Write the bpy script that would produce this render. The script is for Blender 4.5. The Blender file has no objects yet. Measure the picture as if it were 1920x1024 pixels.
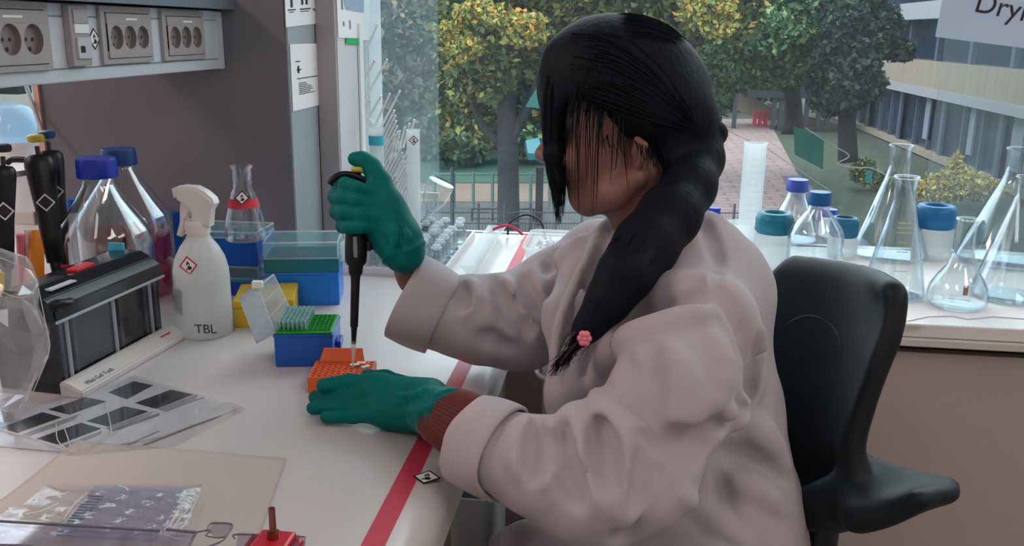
import bpy, bmesh, math, random
import numpy as np
from mathutils import Vector, Matrix
random.seed(7); rng = np.random.default_rng(7)
S = bpy.context.scene
COL = S.collection
PI = math.pi
# ------------------------------------------------------------------ camera
F = 1700.0; PITCH = math.radians(15); YAW = math.radians(7.1); ROLL = math.radians(0.8)
CAM = Vector((0, 0, 1.36))
fw = Vector((-math.sin(YAW)*math.cos(PITCH), math.cos(YAW)*math.cos(PITCH), -math.sin(PITCH)))
r0 = Vector((math.cos(YAW), math.sin(YAW), 0)); u0 = r0.cross(fw)
rt = r0*math.cos(ROLL)+u0*math.sin(ROLL); up = rt.cross(fw)
cd = bpy.data.cameras.new('camera'); cam = bpy.data.objects.new('camera', cd); COL.objects.link(cam)
cam.matrix_world = Matrix.Translation(CAM) @ Matrix((rt, up, -fw)).transposed().to_4x4()
cd.sensor_width = 36; cd.lens = F/1920*36; cd.clip_start = .02; cd.clip_end = 400
S.camera = cam
# ------------------------------------------------------------------ world, light, exposure
S.view_settings.view_transform = 'Standard'; S.view_settings.look = 'None'
S.view_settings.exposure = 0.12; S.view_settings.gamma = 1; S.view_settings.use_curve_mapping = False
W = bpy.data.worlds.new('overcast_sky'); S.world = W; W.use_nodes = True
wn = W.node_tree; bg = wn.nodes['Background']
tc = wn.nodes.new('ShaderNodeTexCoord'); sp = wn.nodes.new('ShaderNodeSeparateXYZ'); cr = wn.nodes.new('ShaderNodeValToRGB')
wn.links.new(tc.outputs['Generated'], sp.inputs[0]); wn.links.new(sp.outputs['Z'], cr.inputs[0]); wn.links.new(cr.outputs[0], bg.inputs[0])
cr.color_ramp.elements[0].position = 0.0; cr.color_ramp.elements[0].color = (.62, .72, .82, 1)
cr.color_ramp.elements[1].position = .5; cr.color_ramp.elements[1].color = (.85, .94, 1.0, 1)
bg.inputs[1].default_value = 3.8
def area(name, loc, rot, sx, sy, power, col):
    l = bpy.data.lights.new(name, 'AREA'); l.shape = 'RECTANGLE'; l.size = sx; l.size_y = sy; l.energy = power; l.color = col
    o = bpy.data.objects.new(name, l); COL.objects.link(o); o.location = loc; o.rotation_euler = rot; return o
area('ceiling_lamp_light', (1.3, -.4, 2.84), (0, 0, 0), .6, 1.2, 9.5, (1, .87, .82))
area('ceiling_lamp_light', (-2.5, .5, 2.84), (0, 0, 0), .6, 1.2, 27, (1, .74, .69))  # added warm lamp, put in to redden the left part of the partition
area('ceiling_lamp_light', (-.6, -.9, 2.84), (0, 0, 0), .6, 1.2, 3.5, (1, .88, .84))
area('ceiling_lamp_light', (2.2, .7, 2.84), (0, 0, 0), .6, 1.2, 7, (1, .86, .80))
S.cycles.max_bounces = 10; S.cycles.transparent_max_bounces = 40; S.cycles.diffuse_bounces = 5
S.cycles.transmission_bounces = 8; S.cycles.caustics_reflective = False; S.cycles.caustics_refractive = False
S.cycles.use_denoising = True; S.cycles.sample_clamp_indirect = 4
# ------------------------------------------------------------------ pixel -> point in the room
def ray(px, py): return fw+rt*((px-960)/F)-up*((py-512)/F)
def onz(px, py, z=.9): d = ray(px, py); return CAM+d*((z-CAM.z)/d.z)
def ony(px, py, y): d = ray(px, py); return CAM+d*((y-CAM.y)/d.y)
def onx(px, py, x): d = ray(px, py); return CAM+d*((x-CAM.x)/d.x)
def dep(px, py, D): return CAM+ray(px, py)*D
# ------------------------------------------------------------------ materials
def new_mat(name):
    m = bpy.data.materials.new(name); m.use_nodes = True; nt = m.node_tree
    return m, nt, nt.nodes['Principled BSDF'], nt.nodes['Material Output']
def mat(name, col, rough=.5, metal=0, noise=0, nscale=8, bump=0, bscale=200, bdist=.001, spec=.5, alpha=None, sheen=0, emit=0, coat=0, stretch=None):
    m, nt, b, out = new_mat(name)
    b.inputs['Base Color'].default_value = (*col, 1); b.inputs['Roughness'].default_value = rough; b.inputs['Metallic'].default_value = metal
    b.inputs['Specular IOR Level'].default_value = spec
    if sheen: b.inputs['Sheen Weight'].default_value = sheen
    if coat: b.inputs['Coat Weight'].default_value = coat
    if alpha is not None: b.inputs['Alpha'].default_value = alpha
    if emit: b.inputs['Emission Color'].default_value = (*col, 1); b.inputs['Emission Strength'].default_value = emit
    t = nt.nodes.new('ShaderNodeTexCoord'); src = t.outputs['Object']
    if stretch:
        mp = nt.nodes.new('ShaderNodeMapping'); mp.inputs['Scale'].default_value = stretch; nt.links.new(src, mp.inputs[0]); src = mp.outputs[0]
    if noise:
        n = nt.nodes.new('ShaderNodeTexNoise'); n.inputs['Scale'].default_value = nscale; n.inputs['Detail'].default_value = 5
        nt.links.new(src, n.inputs['Vector'])
        mx = nt.nodes.new('ShaderNodeMix'); mx.data_type = 'RGBA'; nt.links.new(n.outputs[0], mx.inputs[0])
        mx.inputs[6].default_value = (*[max(0, c*(1-noise)) for c in col], 1); mx.inputs[7].default_value = (*[min(1, c*(1+noise)) for c in col], 1)
        nt.links.new(mx.outputs[2], b.inputs['Base Color'])
    if bump:
        n = nt.nodes.new('ShaderNodeTexNoise'); n.inputs['Scale'].default_value = bscale; n.inputs['Detail'].default_value = 4
        nt.links.new(src, n.inputs['Vector'])
        bp = nt.nodes.new('ShaderNodeBump'); bp.inputs['Strength'].default_value = bump; bp.inputs['Distance'].default_value = bdist
        nt.links.new(n.outputs[0], bp.inputs['Height']); nt.links.new(bp.outputs[0], b.inputs['Normal'])
    return m
def clear_mat(name, tint=(.96, .98, .98), gloss=.9, base=.05, edge=.55, rough=.03, body=0, bodycol=(.8, .85, .88), power=3.0, edgecol=(.9, .95, 1)):
    """thin clear glass or plastic: passes light, reflects more at grazing angles, may carry a milky body"""
    m, nt, b, out = new_mat(name); nt.nodes.remove(b)
    tr = nt.nodes.new('ShaderNodeBsdfTransparent'); tr.inputs[0].default_value = (*tint, 1)
    gl = nt.nodes.new('ShaderNodeBsdfGlossy'); gl.inputs[0].default_value = (*[gloss*c for c in edgecol], 1); gl.inputs['Roughness'].default_value = rough
    lw = nt.nodes.new('ShaderNodeLayerWeight'); lw.inputs[0].default_value = .5
    pw = nt.nodes.new('ShaderNodeMath'); pw.operation = 'POWER'; pw.inputs[1].default_value = power; nt.links.new(lw.outputs['Facing'], pw.inputs[0])
    ml = nt.nodes.new('ShaderNodeMath'); ml.operation = 'MULTIPLY_ADD'; ml.inputs[1].default_value = edge; ml.inputs[2].default_value = base
    nt.links.new(pw.outputs[0], ml.inputs[0])
    mx = nt.nodes.new('ShaderNodeMixShader'); nt.links.new(ml.outputs[0], mx.inputs[0]); nt.links.new(tr.outputs[0], mx.inputs[1]); nt.links.new(gl.outputs[0], mx.inputs[2])
    last = mx
    if body:
        df = nt.nodes.new('ShaderNodeBsdfDiffuse'); df.inputs[0].default_value = (*bodycol, 1)
        tl = nt.nodes.new('ShaderNodeBsdfTranslucent'); tl.inputs[0].default_value = (*bodycol, 1)
        m3 = nt.nodes.new('ShaderNodeMixShader'); m3.inputs[0].default_value = .5; nt.links.new(df.outputs[0], m3.inputs[1]); nt.links.new(tl.outputs[0], m3.inputs[2])
        m2 = nt.nodes.new('ShaderNodeMixShader'); m2.inputs[0].default_value = body
        nt.links.new(mx.outputs[0], m2.inputs[1]); nt.links.new(m3.outputs[0], m2.inputs[2]); last = m2
    nt.links.new(last.outputs[0], out.inputs[0]); return m
M = {}
M['ledge'] = mat('white_ledge_laminate', (.76, .76, .77), .3)
M['bench'] = mat('white_laminate', (.63, .60, .61), .28, noise=.03, nscale=3, spec=.5)
M['bench_edge'] = mat('bench_edge_plastic', (.62, .585, .55), .45)
M['tape'] = mat('red_tape', (.60, .045, .09), .5, noise=.18, nscale=60)
M['white'] = mat('white_paint', (.72, .72, .74), .5)
M['paper'] = mat('paper', (.90, .91, .93), .8)
M['paper_grey'] = mat('grey_paper', (.55, .57, .62), .6)
M['ink'] = mat('ink', (.02, .02, .025), .6)
M['ink_grey'] = mat('faded_ink', (.22, .23, .26), .7)
M['panel'] = mat('grey_panel', (.15, .15, .175), .55, noise=.06, nscale=2)
M['panel_edge'] = mat('beige_edge_band', (.62, .38, .30), .6)
M['post'] = mat('brushed_post', (.36, .42, .46), .45)
M['post_grey'] = mat('warm_grey_frame', (.36, .33, .35), .5)
M['pillar'] = mat('white_pillar', (.66, .67, .70), .6)
M['wall'] = mat('beige_wall', (.44, .375, .36), .75, noise=.04, nscale=4)
M['roomwall'] = mat('room_wall', (.72, .66, .62), .8)
M['floor'] = mat('linoleum', (.35, .31, .28), .4, noise=.1, nscale=12)
M['ceil'] = mat('ceiling_paint', (.8, .79, .77), .9)
M['trunk'] = mat('trunking_paint', (.60, .68, .74), .4)
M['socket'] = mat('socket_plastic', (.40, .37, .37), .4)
M['socket_shade'] = mat('shaded_socket_recess', (.24, .205, .20), .45)  # recess coloured darker to stand for the shading inside the socket
M['hole'] = mat('dark_hole', (.01, .01, .012), .7)
M['shelf'] = mat('shelf_steel', (.16, .20, .24), .45)
M['black'] = mat('black_plastic', (.008, .009, .013), .35, spec=.3)
M['black_matt'] = mat('matt_black_plastic', (.017, .019, .023), .6)
M['chair'] = mat('black_chair_plastic', (.007, .013, .019), .5, spec=.22, bump=.15, bscale=700, bdist=.0005)
M['glove'] = mat('green_nitrile', (.0, .15, .14), .55, bump=.3, bscale=70, bdist=.0015, spec=.12)
M['coat'] = mat('white_cotton', (.425, .385, .42), .85, bump=.25, bscale=900, bdist=.0006, sheen=.15, noise=.02, nscale=5)
nt = M['coat'].node_tree; pb = nt.nodes['Principled BSDF']; old = pb.inputs['Normal'].links[0].from_socket
nz = nt.nodes.new('ShaderNodeTexNoise'); nz.noise_type = 'RIDGED_MULTIFRACTAL'; nz.inputs['Scale'].default_value = 7; nz.inputs['Detail'].default_value = 2.5; nz.inputs['Distortion'].default_value = .6
tcx = nt.nodes.new('ShaderNodeTexCoord'); nt.links.new(tcx.outputs['Object'], nz.inputs['Vector'])
b2 = nt.nodes.new('ShaderNodeBump'); b2.inputs['Strength'].default_value = .35; b2.inputs['Distance'].default_value = .006
nt.links.new(nz.outputs[0], b2.inputs['Height']); nt.links.new(old, b2.inputs['Normal']); nt.links.new(b2.outputs[0], pb.inputs['Normal'])
M['lining'] = mat('blue_grey_cloth', (.50, .53, .63), .85)
M['sweater'] = mat('rust_red_knit', (.13, .013, .012), .9, sheen=.3)
M['skin'] = mat('skin', (.24, .115, .095), .5, noise=.05, nscale=20)
M['skin_face'] = M['skin']
M['eyew'] = mat('eye_white', (.6, .58, .56), .25); M['iris'] = mat('dark_iris', (.02, .01, .008), .2); M['lip'] = mat('lip', (.32, .09, .08), .45)
M['hair'] = mat('black_hair', (.004, .007, .013), .6, bump=.6, bscale=160, bdist=.002, spec=.12, stretch=(1, 1, .12))
M['hair_tip'] = mat('brown_hair_tips', (.022, .012, .011), .5)
M['trouser'] = mat('dark_trousers', (.03, .035, .05), .9)
M['bluebox'] = mat('blue_polypropylene', (.002, .10, .50), .35)
M['blue_dark'] = mat('deep_blue_plastic', (.004, .035, .42), .35)
M['cyan'] = mat('cyan_plastic', (.0, .20, .42), .35)
M['teal'] = clear_mat('teal_clear_plastic', (.20, .62, .68), base=.06, edge=.3, body=.55, bodycol=(.01, .34, .42))
M['teallid'] = mat('teal_silicone', (.0, .19, .30), .4)
M['bluelid'] = mat('blue_rubber_ring', (.0, .15, .40), .4)
M['yellow'] = mat('yellow_plastic', (.72, .47, .015), .35)
M['green'] = mat('green_plastic', (.01, .33, .03), .4)
M['orange'] = mat('orange_plastic', (.80, .13, .03), .4)
M['orange2'] = mat('amber_plastic', (.85, .25, .02), .4)
M['red'] = mat('red_plastic', (.62, .02, .04), .3)
M['pink'] = mat('pink_plastic', (.80, .22, .28), .4)
M['yb'] = mat('yellow_push_button', (.50, .42, .06), .4)
M['metal'] = mat('steel', (.55, .56, .58), .25, metal=1)
M['gold'] = mat('gilded_pin', (.32, .14, .10), .3, metal=1)
M['glass'] = clear_mat('lab_glass', (.975, .985, .985), base=.035, edge=.75, power=2.6)
M['glass_dk'] = clear_mat('lab_glass_thick', (.94, .96, .965), base=.06, edge=.8, power=2.0)
M['plasticclear'] = clear_mat('clear_plastic', (.93, .95, .97), base=.06, edge=.5, body=.12, rough=.08)
M['acrylic'] = clear_mat('acrylic', (.86, .84, .90), base=.07, edge=.35, rough=.05, body=.05, bodycol=(.5, .48, .6))
M['acryl_edge'] = mat('acrylic_cut_edge', (.17, .15, .21), .3)
M['tank'] = clear_mat('smoked_clear_plastic', (.42, .44, .48), base=.10, edge=.55, rough=.08, body=.25, bodycol=(.05, .06, .075))
M['tanklid'] = mat('smoked_lid', (.012, .015, .02), .13)
M['milky'] = clear_mat('milky_polyethylene', (.99, .985, .98), base=.03, edge=.2, rough=.25, body=.42, bodycol=(.98, .97, .96))
M['milky2'] = clear_mat('frosted_plastic', (.97, .985, .99), base=.03, edge=.2, rough=.3, body=.42, bodycol=(.93, .97, .98))
M['spraywhite'] = mat('white_trigger_plastic', (.74, .72, .70), .35)
M['film'] = clear_mat('plastic_film', (.96, .96, .97), base=.07, edge=.6, rough=.12, body=.13, bodycol=(.75, .74, .76), power=1.5)
M['film_glint'] = mat('painted_film_highlight', (.75, .75, .78), .2, alpha=.6)  # pale strokes paint the highlights along folded film
M['gel'] = clear_mat('gel_cassette_plastic', (.80, .80, .90), base=.04, edge=.25, body=.45, bodycol=(.82, .80, .90))
M['water'] = clear_mat('clear_liquid', (.93, .97, .98), base=.03, edge=.2, body=.12, bodycol=(.85, .93, .95))
M['towel'] = mat('paper_towel', (.56, .50, .46), .95, bump=.5, bscale=350, bdist=.001)
M['cable'] = mat('black_cable', (.015, .015, .02), .4)
M['pinktape'] = mat('pink_tape', (.75, .16, .24), .5)
M['cuptext'] = mat('yellow_print', (.62, .62, .25), .6)
M['redprint'] = mat('red_print', (.62, .03, .05), .5)
M['lightblue'] = mat('light_blue_label', (.05, .50, .72), .5)
M['whiteprint'] = mat('white_print', (.85, .88, .88), .5)
M['lamp'] = mat('lamp_diffuser', (1, .93, .88), .5, emit=2.0)
# ------------------------------------------------------------------ object helpers
def tag(o, label=None, cat=None, group=None, kind=None):
    if label: o['label'] = label
    if cat: o['category'] = cat
    if group: o['group'] = group
    if kind: o['kind'] = kind
    return o
def thing(name, label, cat, loc=(0, 0, 0), rz=0, group=None):
    o = bpy.data.objects.new(name, None); COL.objects.link(o); o.empty_display_size = .02
    o.location = loc; o.rotation_euler = (0, 0, rz); return tag(o, label, cat, group)
def link(name, me, m=None, parent=None, smooth=False):
    if m is not None and not len(me.materials):
        for k in (m if isinstance(m, (list, tuple)) else [m]): me.materials.append(k)
    o = bpy.data.objects.new(name, me); COL.objects.link(o)
    if smooth:
        me.polygons.foreach_set('use_smooth', [True]*len(me.polygons)); me.update()
    if parent is not None: o.parent = parent
    return o
def obj(name, bm, m, parent=None, smooth=None, auto=None):
    me = bpy.data.meshes.new(name); bmesh.ops.recalc_face_normals(bm, faces=bm.faces)
    if auto is not None:
        for f in bm.faces: f.smooth = True
        for e in bm.edges:
            if len(e.link_faces) == 2 and e.calc_face_angle(0) > auto: e.smooth = False
    bm.to_mesh(me); bm.free()
    return link(name, me, m, parent, bool(smooth))
def bx(bm, lo, hi, mi=0, bev=0):
    r = bmesh.ops.create_cube(bm, size=1); vs = r['verts']
    for v in vs: v.co = Vector([lo[i]+(v.co[i]+.5)*(hi[i]-lo[i]) for i in range(3)])
    fs = set(f for v in vs for f in v.link_faces)
    for f in fs: f.material_index = mi
    if bev:
        bmesh.ops.bevel(bm, geom=list(set(e for f in fs for e in f.edges)), offset=bev, segments=2, affect='EDGES', profile=.5)
    return vs
def box(name, lo, hi, m, parent=None, bev=0):
    bm = bmesh.new(); bx(bm, lo, hi, 0, bev); return obj(name, bm, m, parent)
def lathe(bm, prof, seg=40, c=(0, 0, 0), mi=0, M4=None, closed=False):
    """profile of (radius, height) turned about z"""
    rings = []
    for r, z in prof:
        if r < 1e-6:
            rings.append([bm.verts.new((c[0], c[1], c[2]+z))])
        else:
            rings.append([bm.verts.new((c[0]+r*math.cos(2*PI*k/seg), c[1]+r*math.sin(2*PI*k/seg), c[2]+z)) for k in range(seg)])
    fs = []
    for a, b in zip(rings, rings[1:]):
        for k in range(seg):
            k2 = (k+1) % seg
            if len(a) == 1 and len(b) == 1: continue
            if len(a) == 1: fs.append(bm.faces.new((a[0], b[k], b[k2])))
            elif len(b) == 1: fs.append(bm.faces.new((a[k], a[k2], b[0])))
            else: fs.append(bm.faces.new((a[k], a[k2], b[k2], b[k])))
    for f in fs: f.material_index = mi
    if M4 is not None:
        for rg in rings:
            for v in rg: v.co = M4 @ v.co
    return fs
def frame(axis):
    z = Vector(axis).normalized(); x = z.orthogonal().normalized(); return Matrix((x, z.cross(x), z)).transposed()
def turned(name, prof, m, parent=None, seg=40, M4=None, smooth=True, auto=.7, mats=None):
    bm = bmesh.new(); lathe(bm, prof, seg, M4=M4); return obj(name, bm, m, parent, auto=auto)
def tube(bm, pts, rad, seg=8, mi=0, cap=True, flat=1.0):
    pts = [Vector(p) for p in pts]; n = len(pts)
    if not hasattr(rad, '__len__'): rad = [rad]*n
    rings = []; ref = None
    for i, p in enumerate(pts):
        t = (pts[min(i+1, n-1)]-pts[max(i-1, 0)]).normalized()
        if ref is None: ref = t.orthogonal().normalized()
        ref = (ref-t*ref.dot(t)); ref = ref.normalized() if ref.length > 1e-6 else t.orthogonal().normalized()
        b = t.cross(ref)
        rings.append([bm.verts.new(p+(ref*math.cos(2*PI*k/seg)+b*math.sin(2*PI*k/seg)*flat)*rad[i]) for k in range(seg)])
    fs = []
    for a, b in zip(rings, rings[1:]):
        for k in range(seg):
            fs.append(bm.faces.new((a[k], a[(k+1) % seg], b[(k+1) % seg], b[k])))
    if cap: fs.append(bm.faces.new(rings[0][::-1])); fs.append(bm.faces.new(rings[-1]))
    for f in fs: f.material_index = mi; f.smooth = True
def rod(name, pts, rad, m, parent=None, seg=10):
    bm = bmesh.new(); tube(bm, pts, rad, seg); return obj(name, bm, m, parent, auto=.8)
def spline(pts, n=8):
    P = [Vector(p) for p in pts]; P = [P[0]*2-P[1]]+P+[P[-1]*2-P[-2]]; out = []
    for i in range(1, len(P)-2):
        for k in range(n):
            t = k/n; a, b, c, d = P[i-1:i+3]
            out.append(.5*((2*b)+(c-a)*t+(2*a-5*b+4*c-d)*t*t+(3*b-a-3*c+d)*t**3))
    out.append(P[-2]); return out
def prism(bm, pts, off, mi=0):
    """closed outline extruded by the vector off"""
    a = [bm.verts.new(Vector(p)) for p in pts]; b = [bm.verts.new(Vector(p)+Vector(off)) for p in pts]
    n = len(a); fs = [bm.faces.new(a[::-1]), bm.faces.new(b)]
    for k in range(n): fs.append(bm.faces.new((a[k], a[(k+1) % n], b[(k+1) % n], b[k])))
    for f in fs: f.material_index = mi
    return fs
def slab(name, pts, off, m, parent=None):
    bm = bmesh.new(); prism(bm, pts, off); return obj(name, bm, m, parent)
def text(name, s, size, M4, m, parent=None, ext=.0002, align='LEFT'):
    c = bpy.data.curves.new(name, 'FONT'); c.body = s; c.size = size; c.extrude = ext; c.align_x = align; c.materials.append(m)
    tmp = bpy.data.objects.new(name, c); me = bpy.data.meshes.new_from_object(tmp); bpy.data.objects.remove(tmp)
    if not len(me.materials): me.materials.append(m)
    o = bpy.data.objects.new(name, me); COL.objects.link(o)
    if parent is not None: o.parent = parent
    o.matrix_local = M4; return o
def basis(o, x, y):
    x = Vector(x).normalized(); y = Vector(y); z = x.cross(y).normalized(); y = z.cross(x)
    return Matrix.Translation(Vector(o)) @ Matrix((x, y, z)).transposed().to_4x4()
def copy_tree(o, parent=None):
    c = o.copy(); COL.objects.link(c)
    if parent is not None: c.parent = parent
    for ch in list(o.children): copy_tree(ch, c)
    return c
def diamond(name, o, x, y, s, parent, border=None, glyph=True, fill=None):
    """small diamond hazard sticker: border, white field, dark flame-like mark"""
    border = border or M['ink']; o, x, y = Vector(o), Vector(x).normalized(), Vector(y).normalized(); n = x.cross(y).normalized()
    bm = bmesh.new()
    def quad(r, k, mi, cx=0, cy=0, sx=1):
        prism(bm, [o+x*(cx+r*sx)+y*cy, o+x*cx+y*(cy+r), o+x*(cx-r*sx)+y*cy, o+x*cx+y*(cy-r)], n*k, mi)
    quad(s, .0004, 0); quad(s*.80, .0006, 1)
    if glyph:
        quad(s*.34, .0008, 2, 0, s*.16, .6); quad(s*.22, .0009, 2, s*.12, -s*.22, 1.2); quad(s*.14, .0010, 1, s*.02, s*.06, .6)
        prism(bm, [o+x*(-s*.3)+y*(-s*.42), o+x*(s*.3)+y*(-s*.42), o+x*(s*.3)+y*(-s*.32), o+x*(-s*.3)+y*(-s*.32)], n*.0009, 2)
    return obj(name, bm, [border, fill or M['paper'], M['ink']], parent)
def bars(name, o, x, y, rows, m, parent, th=.0003):
    """fine print too small to read: rows of (x0, x1, y, height)"""
    o, x, y = Vector(o), Vector(x).normalized(), Vector(y).normalized(); n = x.cross(y).normalized(); bm = bmesh.new()
    for a, b, yy, h in rows:
        prism(bm, [o+x*a+y*yy, o+x*b+y*yy, o+x*b+y*(yy+h), o+x*a+y*(yy+h)], n*th)
    return obj(name, bm, m, parent)
# ------------------------------------------------------------------ distance-field modelling for bodies and cloth
class Field:
    def __init__(s, lo, hi, h):
        s.lo = np.array(lo, float); s.h = h; s.n = [int(math.ceil((hi[i]-lo[i])/h))+1 for i in range(3)]
        s.ax = [s.lo[i]+h*np.arange(s.n[i]) for i in range(3)]; s.V = np.full(s.n, 1.0, np.float32)
    def _sl(s, lo, hi):
        r = []
        for i in range(3):
            a = max(0, int((lo[i]-s.lo[i])/s.h)); b = min(s.n[i], int((hi[i]-s.lo[i])/s.h)+2)
            if b <= a: return None
            r.append(slice(a, b))
        return tuple(r)
    def _seg(s, sl, a, b, ra, rb, sq=None):
        X = s.ax[0][sl[0]][:, None, None]-a[0]; Y = s.ax[1][sl[1]][None, :, None]-a[1]; Z = s.ax[2][sl[2]][None, None, :]-a[2]
        ab = np.array(b)-np.array(a)
        if sq is not None: X = X/sq[0]; Y = Y/sq[1]; Z = Z/sq[2]; ab = ab/np.array(sq)
        L = float(ab@ab)
        t = np.clip((X*ab[0]+Y*ab[1]+Z*ab[2])/max(L, 1e-12), 0, 1) if L > 1e-12 else 0
        d = np.sqrt((X-t*ab[0])**2+(Y-t*ab[1])**2+(Z-t*ab[2])**2)-(ra+(rb-ra)*t)
        return (d*(min(sq) if sq is not None else 1)).astype(np.float32)
    def seg(s, a, b, ra, rb=None, k=.01, sq=None, mode='add'):
        rb = ra if rb is None else rb; q = max(sq) if sq is not None else 1; m = max(ra, rb)*q+k+.012+(.012 if mode == 'add' else 0)
        lo = np.minimum(a, b)-m; hi = np.maximum(a, b)+m; sl = s._sl(lo, hi)
        if sl is None: return
        d = s._seg(sl, a, b, ra, rb, sq); V = s.V[sl]
        if mode == 'add':
            h = np.clip(.5+.5*(V-d)/k, 0, 1); s.V[sl] = V*(1-h)+d*h-k*h*(1-h)
        else:
            d = -d; h = np.clip(.5-.5*(V-d)/k, 0, 1); s.V[sl] = V*(1-h)+d*h+k*h*(1-h)
    def chain(s, pts, k=.01, sq=None, mode='add'):
        """pts: (x, y, z, r)"""
        if len(pts) == 1: s.seg(pts[0][:3], pts[0][:3], pts[0][3], k=k, sq=sq, mode=mode)
        for p, q in zip(pts, pts[1:]): s.seg(np.array(p[:3]), np.array(q[:3]), p[3], q[3], k=k, sq=sq, mode=mode)
    def hit(s, px, py, d0=.6, d1=2.0, V=None):
        V = s.V if V is None else V
        D = np.arange(d0, d1, s.h*.5); r = np.array(ray(px, py)); P = np.array(CAM)[None]+D[:, None]*r[None]
        I = np.rint((P-s.lo)/s.h).astype(int); ok = np.all((I >= 0) & (I < np.array(s.n)), axis=1)
        for j in np.nonzero(ok)[0]:
            if V[tuple(I[j])] < 0: return P[j]
        return None
    def fold(s, pts, r, sink=.6, k=.012, mode='add', V=None):
        """a raised fold (or a groove) laid along the cloth through the given picture points"""
        P = spline([(p[0], p[1], 0) for p in pts], 4); out = []
        for i, p in enumerate(P):
            q = s.hit(p[0], p[1], V=V)
            if q is None: continue
            d = np.array(ray(p[0], p[1])); d /= np.linalg.norm(d); t = i/max(1, len(P)-1); rr = r*(.35+.65*math.sin(PI*min(max(t, .06), .94)))
            out.append((*(q+d*rr*sink*(1 if mode == 'add' else -1)), rr))
        for a, b in zip(out, out[1:]):
            if np.linalg.norm(np.array(a[:3])-np.array(b[:3])) < .045: s.seg(np.array(a[:3]), np.array(b[:3]), a[3], b[3], k=k, mode=mode)
    def mesh(s, name, smooth=1):
        V = s.V; ins = V < 0
        c = [ins[i:ins.shape[0]-1+i, j:ins.shape[1]-1+j, k:ins.shape[2]-1+k] for i in (0, 1) for j in (0, 1) for k in (0, 1)]
        cnt = sum(x.astype(np.int8) for x in c); act = (cnt > 0) & (cnt < 8); idx = -np.ones(act.shape, np.int64); A = np.argwhere(act); idx[act] = np.arange(len(A))
        acc = np.zeros((len(A), 3)); w = np.zeros(len(A))
        corners = [(i, j, k) for i in (0, 1) for j in (0, 1) for k in (0, 1)]
        for a in corners:
            for ax in range(3):
                if a[ax]: continue
                b = list(a); b[ax] = 1
                va = V[A[:, 0]+a[0], A[:, 1]+a[1], A[:, 2]+a[2]]; vb = V[A[:, 0]+b[0], A[:, 1]+b[1], A[:, 2]+b[2]]
                m = (va < 0) != (vb < 0); t = np.where(m, va/np.where(va == vb, 1, va-vb), 0)
                p = np.array(a)[None]+0.0*acc; p[:, ax] += t; acc += p*m[:, None]; w += m
        co = (A+acc/w[:, None])*s.h+s.lo
        quads = []
        for ax in range(3):
            sl0 = [slice(None)]*3; sl1 = [slice(None)]*3; sl0[ax] = slice(0, -1); sl1[ax] = slice(1, None)
            a = ins[tuple(sl0)]; b = ins[tuple(sl1)]; E = np.argwhere(a != b); o1, o2 = [i for i in range(3) if i != ax]
            E = E[(E[:, o1] > 0) & (E[:, o2] > 0) & (E[:, o1] < s.n[o1]-1) & (E[:, o2] < s.n[o2]-1)]
            def cell(d1, d2): q = E.copy(); q[:, o1] -= d1; q[:, o2] -= d2; return idx[q[:, 0], q[:, 1], q[:, 2]]
            q = np.stack([cell(1, 1), cell(0, 1), cell(0, 0), cell(1, 0)], 1); fl = ins[E[:, 0], E[:, 1], E[:, 2]] ^ (ax == 1)
            q[~fl] = q[~fl][:, ::-1]; quads.append(q)
        Q = np.concatenate(quads); Q = Q[(Q >= 0).all(1)]
        for _ in range(smooth):
            sm = np.zeros_like(co); n = np.zeros(len(co))
            for i in range(4):
                for j in (1, 3):
                    np.add.at(sm, Q[:, i], co[Q[:, (i+j) % 4]]); np.add.at(n, Q[:, i], 1)
            co = co*.5+.5*sm/np.maximum(n, 1)[:, None]
        return co, Q
def raw_mesh(name, parts):
    cos, qs, off = [], [], 0
    for co, Q in parts: cos.append(co); qs.append(Q+off); off += len(co)
    co = np.concatenate(cos); Q = np.concatenate(qs)
    me = bpy.data.meshes.new(name); me.vertices.add(len(co)); me.vertices.foreach_set('co', co.astype(np.float32).ravel())
    me.loops.add(Q.size); me.loops.foreach_set('vertex_index', Q.astype(np.int32).ravel())
    me.polygons.add(len(Q)); me.polygons.foreach_set('loop_start', np.arange(0, Q.size, 4, dtype=np.int32)); me.update(calc_edges=True); me.validate()
    return me
def pr(px, py, D, rpx): """picture point with radius in pixels -> (x, y, z, r)"""; p = dep(px, py, D); return (p.x, p.y, p.z, rpx*D/F)
# ================================================================== THE SETTING
def struct(name, lo, hi, m, bev=0): return tag(box(name, lo, hi, m, None, bev), kind='structure')
YW = 2.05; XT = -.772; XP = -.647; YP = 1.69; XC = -.600; YC = 1.86
struct('floor', (-3.2, -2.6, -.1), (3.2, 2.2, 0), M['floor'])
struct('ceiling', (-3.2, -2.6, 2.9), (3.2, 2.2, 3.0), M['ceil'])
struct('wall_back', (-3.2, -2.7, 0), (3.2, -2.6, 2.9), M['roomwall'])
struct('wall_left', (-3.3, -2.6, 0), (-3.2, 2.2, 2.9), M['roomwall'])
struct('wall_right', (3.2, -2.6, 0), (3.3, 2.2, 2.9), M['roomwall'])
struct('wall_window_lower', (-3.2, YW+.02, 0), (3.2, 2.2, .87), M['roomwall'])
struct('wall_window_upper', (-3.2, YW, 2.55), (3.2, 2.2, 2.9), M['roomwall'])
struct('wall_window_side', (2.6, YW, .87), (3.2, 2.2, 2.55), M['roomwall'])
struct('wall_pillar', (XC-.22, YC, 0), (XC, 2.2, 2.55), [M['pillar']])
struct('trim_1', (XC-.041, YC-.012, .9), (XC-.001, YC-.0005, 2.5), M['post_grey'])
struct('wall_bench_panel', (XT, YP, .9), (XP, YC-.013, 2.3), M['panel'])
struct('wall_partition', (-1.155, YP, .9), (XT, YP+.02, 2.3), M['panel'])
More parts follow.
